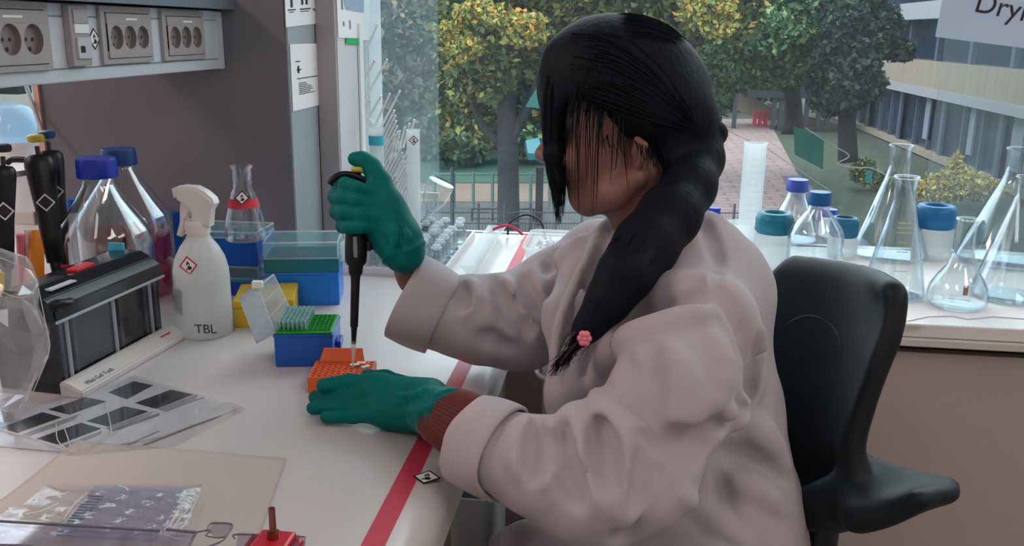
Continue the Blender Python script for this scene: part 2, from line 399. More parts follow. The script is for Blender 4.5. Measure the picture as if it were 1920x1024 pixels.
struct('trim_2', (-1.166, YP-.006, .9), (-1.155, YP+.026, 2.3), M['panel_edge'])
struct('trim_3', (XP, YP+.004, .9), (XP+.005, YC-.014, 2.3), M['post'], .001)
for k, (lx, ly) in enumerate(((1.3, -.4), (-.6, -.9), (2.2, .7), (-2.5, .5))):
    lf = thing('ceiling_light', ('square ceiling lamp behind the camera to the right', 'square ceiling lamp behind the camera to the left', 'square ceiling lamp above the right end of the window ledge', 'added unseen lamp above the far side of the double bench')[k], 'ceiling lamp', (lx, ly, 2.87), 0, 'ceiling lamps')
    box('frame', (-.33, -.63, .0), (.33, .63, .029), M['white'], lf); box('diffuser', (-.3, -.6, -.006), (.3, .6, -.0005), M['lamp'], lf)
# windows: glass with reflected haze put into its colour as a bluish veil
def pane(name, x0, x1, veil, col=(.55, .68, .78)):
    m = clear_mat('window_glass_'+name, (.93, .96, .95), base=.03, edge=.4, body=veil, bodycol=col, power=4)
    return m
o = box('window_1', (XC, YW, .885), (2.6, YW+.012, 2.55), pane('a', 0, 0, .014)); tag(o, kind='structure')
o = box('window_2', (XC, YW+.03, .885), (-.437, YW+.042, 2.55), pane('b', 0, 0, .11)); tag(o, kind='structure')
o = box('window_3', (.66, YW+.03, .885), (2.6, YW+.042, 2.55), pane('c', 0, 0, .055)); tag(o, kind='structure')
o = box('window_4', (-3.2, YW, .885), (XC-.22, YW+.012, 2.55), M['glass']); tag(o, kind='structure')
struct('trim_4', (XC, YW+.013, .87), (2.6, YW+.029, .90), M['pillar'])
# window ledge and the wall below it
struct('window_ledge', (-.166, 1.50, .876), (3.2, YW-.001, .90), M['ledge'], .003)
struct('trim_5', (-.16, 1.493, .862), (3.2, 1.512, .8755), M['bench_edge'], .002)
struct('wall_ledge_front', (-.9, 1.515, 0), (3.2, 1.535, .845), M['wall'])
# ================================================================== BENCH
bench = thing('laboratory_bench', 'long white laboratory bench top with rounded front edge running to the window', 'bench', (0, 0, 0))
bm = bmesh.new()
prof = [(-1.9, .865), (-1.9, .9), (-.196, .9)]+[(-.196+.028*math.sin(a), .872+.028*math.cos(a)) for a in [PI*.5*k/6 for k in range(1, 7)]]+[(-.168, .848), (-.19, .846), (-.19, .865)]
prism(bm, [(x, .1, z) for x, z in prof], (0, YW-.002-.1, 0)); obj('bench_top', bm, M['bench'], bench, auto=.6)
tp = obj('edge_tape', (lambda b: (bx(b, (-.226, .1, .8995), (-.204, YW-.004, .9006)), b)[1])(bmesh.new()), M['tape'], bench); tp['label'] = 'red tape strip along the front edge'
for i, (x0, x1, y0, y1) in enumerate([(-.72, -.30, .12, .45), (-.72, -.30, .47, .80)]):
    box('cabinet_body', (x0, y0, .02), (x1, y1, .845), M['white'], bench)
box('leg', (-.235, .90, 0), (-.20, .95, .846), M['post_grey'], bench); box('leg', (-.225, 1.42, 0), (-.19, 1.46, .846), M['white'], bench)
box('rail', (-.255, .1, .80), (-.24, YW-.05, .846), M['post_grey'], bench)
for i in range(3): box('channel', (-.232-.03*i, .62, .3), (-.222-.03*i, .90, .80), M['post_grey'] if i % 2 else M['panel'], bench)
st = diamond('diamond_sticker', onz(800, 895, .9008), (1, 0, 0), (0, 1, 0), .0155, None); tag(st, 'white diamond sticker on the red tape at the bench edge', 'sticker')
# ---- white trunking with socket outlets under the shelf
def tz(px, py): p = onx(px, py, XT); return p.y, p.z
trk = thing('cable_trunking', 'pale grey-blue cable trunking carrying socket outlets above the bench', 'trunking', (0, 0, 0))
zt = tz(300, 15)[1]; zb = tz(200, 148)[1]
box('channel', (XT-.09, .2, zb), (XT, YP-.001, zt), M['trunk'], trk, .002)
box('groove_strip', (XT, .2, zt-.018), (XT+.0012, YP-.02, zt-.0165), M['shelf'], trk)
box('groove_strip', (XT, .2, zb+.018), (XT+.0012, YP-.02, zb+.0195), M['shelf'], trk)
shf = thing('reagent_shelf', 'dark steel shelf board above the cable trunking', 'shelf', (0, 0, 0))
box('board', (XT-.25, .2, zt+.003), (XT+.03, YP-.001, zt+.022), M['shelf'], shf)
bm = bmesh.new(); prism(bm, [(XT+.0, YP-.03, zt-.002), (XT+.0, YP-.001, zt-.002), (XT+.0, YP-.001, zb-.0), (XT+.0, YP-.016, zb-.0), (XT, YP-.016, zt-.03)], (.004, 0, 0)); obj('bracket', bm, M['trunk'], trk)
def socket(y0, y1, z0, z1, n, label, holes=1):
    t = thing('socket_outlet', label, 'socket', (XT+.0002, 0, 0), 0, 'triple sockets on the trunking')
    d = .006; fr = (y1-y0)*.09
    a0, a1 = y0+fr, y1-fr*.6; h0, h1 = z0+(z1-z0)*.10, z1-(z1-z0)*.12
    bm = bmesh.new(); e_ = .0012
    for lo_, hi_ in (((0, y0, z0), (d, a0-e_, z1)), ((0, a1+e_, z0), (d, y1, z1)), ((0, a0-e_, z0), (d, a1+e_, h0-e_)), ((0, a0-e_, h1+e_), (d, a1+e_, z1)), ((0, a0-e_, h0-e_), (.0004, a1+e_, h1+e_))): bx(bm, lo_, hi_)
    obj('frame', bm, M['socket'], t)
    box('cover_plate', (d-.001, a0, h1-(h1-h0)*.24), (d+.002, a1, h1), M['socket'], t, .0005)
    box('label_window', (d+.001, a0+(a1-a0)*.42, h1-(h1-h0)*.15), (d+.003, a0+(a1-a0)*.68, h1-(h1-h0)*.10), M['whiteprint'], t, .0003)
    box('lower_plate', (d-.001, a0, h0), (d+.002, a1, h0+(h1-h0)*.16), M['socket'], t)
    bm = bmesh.new(); zc = h0+(h1-h0)*.46; w = (a1-a0)*.92/n; zz0 = h0+(h1-h0)*.16; zz1 = h1-(h1-h0)*.24; R = min(w*.46, (zz1-zz0)*.48)
    x = d+.002
    for i in range(n):
        yc = a0+(a1-a0)*.04+w*(i+.5); N = 32; sq = []; ci = []; cb = []
        ya = a0 if i == 0 else yc-w/2; yb = a1 if i == n-1 else yc+w/2
        for k in range(N):
            a = 2*PI*k/N; c, s_ = math.cos(a), math.sin(a); m = max(abs(c), abs(s_)); Y = yc+(c/m)*(yb-yc if c > 0 else yc-ya); Z = (zz0+zz1)/2+(s_/m)*(zz1-zz0)/2
            sq.append(bm.verts.new((x, Y, Z))); ci.append(bm.verts.new((x, yc+R*c, (zz0+zz1)/2+R*s_))); cb.append(bm.verts.new((x-.0074, yc+R*.94*c, (zz0+zz1)/2+R*.94*s_)))
        for k in range(N):
            j = (k+1) % N; bm.faces.new((sq[k], sq[j], ci[j], ci[k])); f = bm.faces.new((ci[k], ci[j], cb[j], cb[k])); f.material_index = 1
        f = bm.faces.new(cb); f.material_index = 1
        for (dy, dz, r) in ((-.35, 0, .13), (.35, 0, .13), (-.02, -.62, .15)):
            M4 = Matrix.Translation((x-.0072, yc+R*dy, (zz0+zz1)/2+R*dz)) @ Matrix.Rotation(PI/2, 4, 'Y'); lathe(bm, [(0, .0006), (R*r, .0006)], 12, mi=2, M4=M4)
    me = bpy.data.meshes.new('socket_face'); bm.normal_update(); bm.to_mesh(me); bm.free(); link('socket_face', me, [M['socket'], M['socket_shade'], M['hole']], t)
    return t
def sk(px0, px1, pya, pyb, *a, **k):
    tz = lambda u, v: (lambda q: (q.y, q.z))(onx(u, v, XT+.006))
    y0 = tz(px0, (pya+pyb)/2)[0]; y1 = tz(px1, (pya+pyb)/2)[0]; z1 = tz(px0, pya)[1]; z0 = tz(px0, pyb)[1]; return socket(y0, y1, z0, z1, *a, **k)
sk(191, 285, 11, 121, 3, 'triple socket outlet between the diamond sticker and the last outlet by the panel')
sk(306, 383, 19, 114, 3, 'triple socket outlet furthest along the trunking, beside the dark panel')
w1 = onx(93, 60, XT+.006).y; w0 = onx(-80, 60, XT+.006).y
socket(w0, w1, onx(93, 131, XT+.006).z, onx(93, 5, XT+.006).z, 3, 'triple socket outlet nearest the camera, cut by the left edge of the photo')
dt = thing('data_outlet', 'narrow network and telephone outlet module between two triple sockets', 'socket', (XT+.0002, 0, 0))
q_ = onx(121, 8, XT+.006); y0, z1 = q_.y, q_.z; z0 = onx(125, 125, XT+.006).z; y1 = onx(162, 60, XT+.006).y
box('frame', (0, y0, z0), (.011, y1, z1), M['socket'], dt, .0015)
hh = z1-z0; wy = y1-y0
box('blank_plate', (.010, y0+wy*.15, z1-hh*.30), (.013, y1-wy*.1, z1-hh*.08), M['socket'], dt)
box('label_plate', (.010, y0+wy*.15, z1-hh*.46), (.013, y1-wy*.1, z1-hh*.31), M['whiteprint'], dt)
box('jack_plate', (.010, y0+wy*.2, z0+hh*.12), (.014, y1-wy*.06, z0+hh*.47), M['paper_grey'], dt, .0005)
box('jack_hole', (.0135, y0+wy*.32, z0+hh*.22), (.0145, y0+wy*.55, z0+hh*.33), M['hole'], dt)
yy, zz = tz(176, 73); d_ = diamond('diamond_sticker', (XT+.0003, yy, zz), (0, 1, 0), (0, 0, 1), .0155, None); tag(d_, 'diamond hazard sticker on the trunking beside the data outlet', 'sticker')
# ---- notices on the panel side and the pillar
def sheet(name, label, X, c, m, rows, extra=None, cat='notice'):
    """c: four picture corners (tl, tr, br, bl) of a paper on the plane x = X"""
    P = [onx(px, py, X+.001) for px, py in c]; t = thing(name, label, cat, (0, 0, 0))
    bm = bmesh.new(); prism(bm, P, (.0008, 0, 0)); obj('paper', bm, m, t)
    o = P[3]; x = P[2]-P[3]; y = P[0]-P[3]; n = x.cross(y).normalized()
    bars('print', o+n*.0009, x, y, [(a*x.length, b*x.length, yy*y.length, h*y.length) for a, b, yy, h in rows], M['ink'] if extra is None else extra, t)
    return t
XA = XP+.005
sheet('notice', 'white notice sheet taped to the side of the grey panel, with a short text block', XA, [(543, 83), (599, 81), (602, 196), (549, 209)], M['paper'],
      [(.14, .30, .73, .016), (.20, .26, .56, .11), (.18, .32, .60, .02), (.18, .9, .47, .014)]+[(.22, .22+w, .40-.028*i, .012) for i, w in enumerate((.25, .3, .42, .46, .48, .4, .55))])
sheet('notice', 'white notice with three small drawings above the other notice on the panel', XA, [(533, -30), (605, -30), (604, 43), (536, 51)], M['paper'],
      [(.12, .18, .45, .5), (.05, .25, .38, .03), (.40, .46, .5, .5), (.52, .58, .5, .5), (.36, .66, .38, .03), (.78, .86, .55, .4), (.72, .98, .36, .03), (.08, .2, .33, .02), (.38, .6, .33, .02), (.74, .9, .33, .02)])
nt_ = sheet('notice', 'white sheet with a blue picture fixed to the white pillar by green tape', XC, [(630, -20), (692, -20), (690, 76), (634, 70)], M['paper'],
      [(.12, .18, .60, .35), (.15, .20, .25, .1), (.35, .40, .2, .2)], M['ink_grey'])
P = [onx(px, py, XC+.0022) for px, py in [(640, -18), (682, -18), (682, 24), (648, 18)]]; slab('picture', P, (.0004, 0, 0), mat('faded_blue_print', (.35, .45, .60), .7, noise=.3, nscale=150), nt_)
P = [onx(px, py, XC+.003) for px, py in [(649, 71), (677, 72), (677, 84), (649, 82)]]; t = slab('green_tape', P, (.0004, 0, 0), mat('green_tape', (.01, .45, .10), .5)); tag(t, 'short strip of green tape under the sheet on the white pillar', 'tape')
# "Drying" sign on the window
P = [ony(px, py, YW-.004) for px, py in [(1768, -10), (1990, -10), (1990, 99), (1754, 69)]]
sg = thing('drying_sign', 'white paper sign reading Drying hung on the window glass', 'sign', (0, 0, 0)); slab('paper', P, (0, .001, 0), mat('backlit_paper', (.50, .64, .84), .8), sg)  # blue of the backlight tinted into the paper colour
o = ony(1824, 21, YW-.0046); e = ony(1920, 40, YW-.0046); x = (e-o).normalized(); text('lettering', 'Drying', .058, basis(o, x, Vector((0, 0, 1))), M['ink'], sg)
# ================================================================== OUTDOORS, seen down through the window
G = -3.6
def ground(name, px, m, z=G, kind='structure', label=None, cat=None, th=.02):
    o = slab(name, [onz(a, b, z-th) for a, b in px], (0, 0, th), m); return tag(o, label, cat, None, kind)
pave_m = mat('brick_paving', (0.13, 0.101, 0.108), .8)
def brickmat(name, c1, c2, mortar, sx, sy, msize=.02):
    m, nt, b, out = new_mat(name); br = nt.nodes.new('ShaderNodeTexBrick'); t = nt.nodes.new('ShaderNodeTexCoord'); nt.links.new(t.outputs['Object'], br.inputs[0])
    br.inputs['Color1'].default_value = (*c1, 1); br.inputs['Color2'].default_value = (*c2, 1); br.inputs['Mortar'].default_value = (*mortar, 1)
    br.inputs['Scale'].default_value = 1; br.inputs['Brick Width'].default_value = sx; br.inputs['Row Height'].default_value = sy; br.inputs['Mortar Size'].default_value = msize
    nt.links.new(br.outputs[0], b.inputs['Base Color']); b.inputs['Roughness'].default_value = .85; return m
pave_m = brickmat('brick_paving', (.30, .20, .185), (.24, .16, .155), (.15, .11, .115), .9, .5, .05)
grass_m = mat('lawn_grass', (.03, .095, .06), .9, noise=.5, nscale=1.5)
asph = mat('yard_paving', (0.085, 0.085, 0.09), .9, noise=.25, nscale=3)
sand = mat('sandy_soil', (0.216, 0.151, 0.115), .9, noise=.2, nscale=2)
tag(box('ground', (-60, 4, G-.3), (60, 110, G-.06), mat('soil', (0.0504, 0.054, 0.0432), .95, noise=.3, nscale=1)), kind='structure')
ground('yard_ground', [(560, 378), (1560, 378), (1700, 900), (400, 900)], asph, G-.03)
ground('sand_ground', [(640, 345), (1035, 345), (1040, 379), (600, 379)], sand, G-.01)
ground('lawn', [(640, 232), (1040, 232), (1060, 345), (560, 345)], grass_m, G-.02)
ground('brick_path', [(1345, 224), (1440, 224), (1545, 420), (1300, 420)], pave_m, G, th=.03)
ground('lawn', [(1432, 252), (1600, 250), (1780, 340), (1990, 440), (1700, 470), (1560, 470)], mat('dark_lawn', (0.0324, 0.0468, 0.0252), .9, noise=.5, nscale=2), G-.015)
ground('purple_path', [(1462, 330), (1500, 330), (1640, 470), (1560, 470)], mat('violet_paving', (0.122, 0.101, 0.173), .9), G, th=.02)
# leaf crowns
def leaf_mat(name, cols, haze=0):
    m, nt, b, out = new_mat(name); g = nt.nodes.new('ShaderNodeNewGeometry'); r = nt.nodes.new('ShaderNodeValToRGB'); nt.links.new(g.outputs['Random Per Island'], r.inputs[0])
    e = r.color_ramp.elements; e[0].color = (*cols[0][1], 1); e[0].position = cols[0][0]; e[1].color = (*cols[-1][1], 1); e[1].position = cols[-1][0]
    for p, c in cols[1:-1]: k = e.new(p); k.color = (*c, 1)
    nt.links.new(r.outputs[0], b.inputs['Base Color']); b.inputs['Roughness'].default_value = .7; b.inputs['Specular IOR Level'].default_value = .2
    return m
L_oak = leaf_mat('green_autumn_leaves', [(0, (0.0162, 0.0405, 0.0243)), (.4, (0.0567, 0.101, 0.0405)), (.75, (0.135, 0.176, 0.0675)), (.92, (0.324, 0.297, 0.081)), (1, (0.432, 0.216, 0.081))])
L_yel = leaf_mat('yellowing_leaves', [(0, (0.0875, 0.126, 0.0486)), (.4, (0.194, 0.213, 0.068)), (.75, (0.408, 0.35, 0.0778)), (1, (0.535, 0.243, 0.0583))])
L_grn = leaf_mat('deep_green_leaves', [(0, (0.0203, 0.0607, 0.0338)), (.45, (0.0607, 0.135, 0.0675)), (.85, (0.149, 0.257, 0.108)), (1, (0.27, 0.351, 0.135))])
L_drk = leaf_mat('dark_green_leaves', [(0, (.006, .018, .018)), (.6, (.022, .045, .036)), (1, (.07, .11, .07))])
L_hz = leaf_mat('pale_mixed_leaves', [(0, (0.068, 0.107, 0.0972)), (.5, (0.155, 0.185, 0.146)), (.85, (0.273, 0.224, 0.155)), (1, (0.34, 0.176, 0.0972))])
L_gold = leaf_mat('golden_shrub_leaves', [(0, (0.194, 0.155, 0.0778)), (.5, (0.408, 0.331, 0.0972)), (1, (0.602, 0.486, 0.155))])
bark = mat('bark', (.022, .024, .028), .9, bump=.8, bscale=12, bdist=.05, noise=.3, nscale=6, stretch=(1, 1, .2))
def leaves(blobs, n, size):
    """blobs: (x, y, z, rx, ry, rz); small folded leaf sprays scattered through and over each blob"""
    vol = np.array([b[3]*b[4]*b[5] for b in blobs])**.7; cnt = (n*vol/vol.sum()).astype(int)+1; P = []
    for b, c in zip(blobs, cnt):
        d = rng.normal(size=(c, 3)); d /= np.linalg.norm(d, axis=1)[:, None]; r = rng.uniform(.15, 1, c)**.45
        lump = 1+.16*np.sin(d[:, 0]*7+b[0])*np.cos(d[:, 2]*8+b[1])+.1*np.sin(d[:, 1]*13)
        P.append(np.array(b[:3])+d*(r*lump)[:, None]*np.array(b[3:6]))
    P = np.concatenate(P); N = len(P); s = size*rng.uniform(.5, 1.3, N)
    a = rng.normal(size=(N, 3)); a /= np.linalg.norm(a, axis=1)[:, None]; b = np.cross(a, rng.normal(size=(N, 3))); b /= np.linalg.norm(b, axis=1)[:, None]
    co = np.stack([P-a*s[:, None], P+b*s[:, None]*.55, P+a*s[:, None], P-b*s[:, None]*.55], 1).reshape(-1, 3)
    return co, np.arange(4*N).reshape(N, 4)
def tree(name, label, cat, blobs, n, size, lm, trunk=None, group=None):
    t = thing(name, label, cat, (0, 0, 0), 0, group)
    link('crown', raw_mesh('crown', [leaves(blobs, n, size)]), lm, t)
    if trunk:
        bm = bmesh.new()
        for pts, r in trunk: tube(bm, spline(pts, 5), list(np.interp(np.linspace(0, 1, (len(pts)-1)*5+1), [0, 1], r)), 10)
        obj('trunk', bm, bark, t)
    return t
def blob(px, py, D, rx, rz, ry=None): p = dep(px, py, D); return (p.x, p.y, p.z, rx*D/F, (ry or rx)*D/F, rz*D/F)
b0 = onz(955, 425, G)
def tp_(px, py, D=None, y=None): p = ony(px, py, y if y else b0.y); return tuple(p)
big_ = tree('autumn_tree', 'big autumn tree with straight dark trunk left of the person, leaves turning yellow', 'tree',
     [blob(880, 40, 22.5, 90, 60), blob(1000, 20, 23, 110, 80), blob(900, 130, 22, 70, 60), blob(1010, 110, 23.5, 80, 60), blob(860, 190, 24, 60, 55), blob(845, 130, 23.5, 36, 60), blob(905, 235, 24, 60, 30), blob(1120, 30, 23, 110, 70), blob(1240, 40, 22, 100, 75), blob(1010, 190, 24, 50, 50), blob(1360, 20, 22, 70, 60), blob(960, -60, 23, 200, 80), blob(1250, -60, 22, 200, 80)],
     60000, .12, L_oak, [([tp_(953, 440), tp_(953, 330), tp_(950, 200), tp_(948, 90), tp_(940, -40)], (.30, .20)), ([tp_(955, 262), tp_(985, 210), tp_(1010, 150), tp_(1040, 60)], (.17, .07)), ([tp_(950, 150), tp_(900, 60), tp_(850, 20)], (.14, .05)), ([tp_(950, 120), tp_(1000, 40), tp_(1060, -10)], (.14, .05)), ([tp_(952, 285), tp_(905, 235), tp_(880, 180)], (.12, .05))])
link('yellow_branches', raw_mesh('yellow_branches', [leaves([blob(870, 90, 20, 35, 25), blob(985, 65, 20, 45, 22), blob(965, 40, 20, 60, 18), blob(1325, 20, 20, 55, 34), blob(1345, 55, 20, 30, 18), blob(838, 60, 20, 25, 22), blob(900, 20, 20, 50, 18)], 6500, .08)]), L_yel, big_)
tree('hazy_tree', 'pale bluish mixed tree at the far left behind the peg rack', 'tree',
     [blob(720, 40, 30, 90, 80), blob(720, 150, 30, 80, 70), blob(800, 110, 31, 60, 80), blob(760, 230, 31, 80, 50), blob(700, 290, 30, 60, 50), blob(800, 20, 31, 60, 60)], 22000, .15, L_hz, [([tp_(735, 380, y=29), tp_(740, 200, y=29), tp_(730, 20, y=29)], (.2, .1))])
tree('background_shrub', 'dense green shrub belt on the lawn behind the big trunk', 'shrub',
     [blob(860, 270, 34, 60, 36), blob(920, 240, 35, 60, 40), blob(1000, 250, 35, 60, 45), blob(880, 200, 38, 90, 50), blob(1000, 180, 38, 80, 70), blob(860, 110, 40, 80, 90), blob(980, 90, 40, 90, 90), blob(790, 270, 36, 50, 30)], 16000, .24, L_grn)
tree('broadleaf_tree', 'deep green broadleaf tree right of the person above the brick path', 'tree',
     [blob(1420, 60, 30, 110, 60), blob(1400, 120, 31, 80, 40), blob(1500, 110, 30, 60, 40), blob(1480, 20, 30, 100, 60), blob(1340, 140, 32, 60, 60), blob(1330, 180, 33, 40, 60), blob(1540, 60, 29, 40, 50), blob(1440, 150, 31, 60, 18)], 34000, .13, L_grn,
     [([tp_(1485, 252, y=35), tp_(1487, 200, y=35), tp_(1480, 80, y=34)], (.42, .25))])
tree('conifer_tree', 'dark conifer-like tree in front of the office building', 'tree',
     [blob(1600, 30, 27, 60, 70), blob(1590, 110, 27, 60, 50), blob(1610, 160, 27, 50, 30), blob(1570, 190, 28, 50, 25), blob(1650, 60, 27, 40, 50), blob(1690, 95, 27, 25, 20), blob(1560, 150, 28, 50, 35), blob(1590, 60, 25.5, 46, 60), blob(1600, 140, 25.5, 44, 40), blob(1585, 180, 26, 40, 22)], 34000, .12, L_drk,
     [([tp_(1590, 303, y=29.8), tp_(1588, 200, y=29.8), tp_(1595, 120, y=29.8)], (.32, .2))])
tree('golden_shrub', 'golden yellow shrub by the foot of the office building', 'shrub', [blob(1800, 345, 26, 50, 30), blob(1760, 355, 26, 40, 30), blob(1840, 355, 27, 45, 25), blob(1790, 310, 26, 14, 26)], 6000, .07, L_gold)
tree('golden_shrub', 'olive green shrub between the green screen and the golden shrub', 'shrub', [blob(1620, 322, 30, 26, 24), blob(1665, 345, 30, 34, 24)], 3000, .07, L_oak)
tree('background_tree', 'large tree belt closing the view beyond the brick path', 'tree', [blob(1360, 170, 62, 90, 50), blob(1300, 60, 65, 160, 110), blob(1150, 100, 60, 150, 120), blob(1440, 60, 66, 110, 100), blob(700, 90, 62, 200, 120), blob(900, 60, 66, 200, 120), blob(1100, -60, 66, 300, 80), blob(850, 180, 60, 200, 60)], 30000, .42, L_drk)
# low tarp among the branches
o = slab('green_tarp', [ony(px, py, 19) for px, py in [(985, 200), (1015, 150), (1030, 160), (1028, 205)]], (0, 0.216, 0), mat('teal_tarp', (0.0072, 0.0936, 0.0792), .6)); tag(o, 'teal tarp hanging in the tree beside the person\'s forehead', 'tarp')
o = slab('blue_banner', [onz(px, py, G+.9) for px, py in [(985, 275), (1010, 268), (1018, 300), (990, 300)]], (0, 0, 0.216), mat('teal_banner', (0.0144, 0.158, 0.202), .6)); tag(o, 'small teal cover on the lawn in front of the person\'s nose', 'cover')
# fences
def fence(name, label, a, b, h, n, m, rails=(0.05, .95), r=.03, bars_=0, z=G):
    a = onz(*a, z); b = onz(*b, z); t = thing(name, label, 'fence', (0, 0, 0))
    for k in range(n):
        p = a.lerp(b, k/(n-1)); rod('post', [p, p+Vector((0, 0, h))], r*1.5, m, t, 6)
    for q in rails: rod('rail', [a+Vector((0, 0, h*q)), b+Vector((0, 0, h*q))], r, m, t, 6)
    if bars_:
        bm = bmesh.new()
        for k in range(bars_): p = a.lerp(b, k/(bars_-1)); tube(bm, [p+Vector((0, 0, h*rails[0])), p+Vector((0, 0, h*rails[-1]))], r*.35, 4)
        obj('mesh_infill', bm, m, t)
    return t
f_teal = mat('pale_green_steel', (0.115, 0.194, 0.18), .5)
f_dk = mat('dark_steel', (0.036, 0.0432, 0.054), .5)
fence('garden_fence', 'pale green steel fence rail between lawn and sandy strip', (815, 388), (1030, 388), 1.0, 7, f_teal, (.72, .95), .035)
fence('mesh_fence', 'dark wire mesh fence on the yard paving behind the bench', (800, 440), (1420, 440), .8, 14, f_dk, (0.072, 0.36, 0.706), .02, 110)
fence('low_barrier', 'grey bicycle barrier standing on the yard paving', (885, 415), (1000, 415), .35, 4, f_dk, (.2, .95), .02)
rod('post', [onz(848, 430, G), onz(848, 430, G)+Vector((0, 0, 1.6))], .05, f_dk, tag(thing('lamp_standard', 'slim dark post standing on the yard left of the big trunk', 'post'),))
rod('post', [onz(1010, 420, G), onz(1010, 420, G)+Vector((0, 0, 1.5))], .1, bark, tag(thing('tree_stake', 'thick brown post on the yard just left of the person\'s hair', 'post'),))
# green screen, wire, barriers, pergola, building
o = slab('green_screen', [ony(px, py, 33) for px, py in [(1488, 238), (1545, 258), (1543, 318), (1490, 290)]], (0.0144, 0.0864, 0), mat('green_net_screen', (0, 0.122, 0.0864), .7, noise=.2, nscale=3)); tag(o, 'green privacy screen standing on the lawn by the brick path', 'screen')
o = slab('green_marker', [ony(px, py, 29) for px, py in [(1624, 320), (1636, 322), (1634, 345), (1622, 342)]], (0.0144, 0.072, 0), mat('teal_marker', (0.0072, 0.158, 0.137), .7)); tag(o, 'small teal marker board at the edge of the dark lawn', 'board')
o = rod('bent_wire', spline([ony(px, py, 29) for px, py in [(1510, 240), (1560, 272), (1592, 292), (1570, 308), (1610, 315), (1640, 318), (1720, 360), (1800, 392)]], 6), .02, mat('grey_wire', (0.252, 0.266, 0.266), .5)); tag(o, 'bent pale wire running across the lawn beside the green screen', 'wire')
o = rod('ground_wire', [ony(1300, 215, 30), ony(1440, 280, 30), ony(1560, 360, 29)], .012, mat('grey_cord', (0.216, 0.216, 0.216), .6)); tag(o, 'thin straight cord along the edge of the dark lawn', 'cord')
rb = mat('red_barrier_paint', (0.54, 0.0432, 0.0576), .6)
for k, (px, lb) in enumerate(((1414, 'red street barrier post on the far path, leftmost of three'), (1424, 'red street barrier post on the far path, middle of three'), (1434, 'red street barrier post on the far path, rightmost of three'))):
    q = onz(px, 236, G); o = box('barrier_post', (q.x-.1, q.y-.1, G), (q.x+.1, q.y+.1, G+.8), rb); tag(o, lb, 'barrier')
    if 0: pass
bar = onz(1440, 238, G); o = box('barrier_board', (bar.x, bar.y, G+.1), (bar.x+.75, bar.y+.5, G+.3), mat('pale_red_board', (0.504, 0.216, 0.202), .6)); tag(o, 'pale red board lying beside the barrier posts', 'board')
bld = thing('office_building', 'long brick office building with rows of blue windows at the right', 'building')
XB = 12.6
def bz(px, py): p = onx(px, py, XB); return p.z
zA, zB2 = bz(1765, 116), bz(1765, 186); zC = bz(1765, 300)
band = brickmat('tan_brick', (0.302, 0.238, 0.18), (0.259, 0.194, 0.144), (0.288, 0.245, 0.202), .5, .16, .02)
win_m = mat('dark_blue_glazing', (.015, .028, .06), .15, spec=.8); frm = mat('grey_blue_frame', (0.0792, 0.104, 0.144), .5); conc = mat('pale_concrete', (0.274, 0.274, 0.302), .8)
box('wall', (XB+.3, 8, G), (XB+6, 62, zA+6), win_m, bld); box('brick_band', (XB-.2, 8, zB2+.35), (XB+.3, 62, zA), band, bld)
box('concrete_band', (XB-.28, 8, zB2), (XB+.28, 62, zB2+.36), conc, bld); box('plinth', (XB-.1, 8, G), (XB+.3, 62, zC+.1), band, bld)
box('roof_band', (XB-.6, 8, zA+1.7), (XB+.3, 62, zA+2.4), conc, bld)
for k in range(27):
    y = 9+k*2.0
    box('mullion', (XB+.15, y, zC), (XB+.32, y+.14, zB2), frm, bld)
    if k % 3 == 0: box('column', (XB+.05, y, G), (XB+.32, y+.35, zB2), frm, bld)
for k in range(14): box('upper_mullion', (XB+.1, 9+k*4, zA), (XB+.32, 9.3+k*4, zA+1.7), frm, bld)
curt = mat('pale_curtain', (0.216, 0.245, 0.302), .9)
for k, y in enumerate((19, 23.5, 27.2, 31.6, 36, 41)): box('curtain', (XB+.2, y, zC+.5), (XB+.29, y+.5+.4*(k % 2), zB2-.1), curt, bld)
# link bridge / pergola across the end of the path
pg = thing('covered_walkway', 'dark covered walkway on posts across the end of the brick path', 'walkway')
q0 = onz(1345, 232, G); y0 = 50
def wx(px): return ony(px, 200, y0).x
def wz(py, px=1500): return ony(px, py, y0).z
box('roof', (wx(1335), y0, wz(150)), (min(wx(1640), XB-.7), y0+3, wz(138)), mat('white_fascia', (0.36, 0.36, 0.36), .7), pg)
box('fascia', (wx(1400), y0+.1, wz(185)), (min(wx(1700), XB-.7), y0+3, wz(150)), mat('dark_fascia', (0.0216, 0.0252, 0.036), .7), pg)
for px in (1376, 1450, 1463, 1482, 1512, 1535, 1552): box('post', (wx(px), y0+.3, G), (wx(px)+.22, y0+.5, wz(150)), f_dk, pg)
o = slab('concrete_ramp', [ony(px, py, y0+3.2) for px, py in [(1378, 160), (1440, 198), (1600, 240), (1600, 262), (1440, 232), (1378, 205)]], (0, 0.288, 0), mat('tan_concrete', (0.302, 0.245, 0.187), .8)); tag(o, 'tan concrete ramp wall seen behind the walkway posts', 'wall')
o = box('rear_building', (wx(1300), 88, G), (wx(1700)+8, 90, wz(90)), mat('pale_render', (0.396, 0.338, 0.259), .8)); tag(o, 'pale building glimpsed through the leaves above the walkway', 'building')
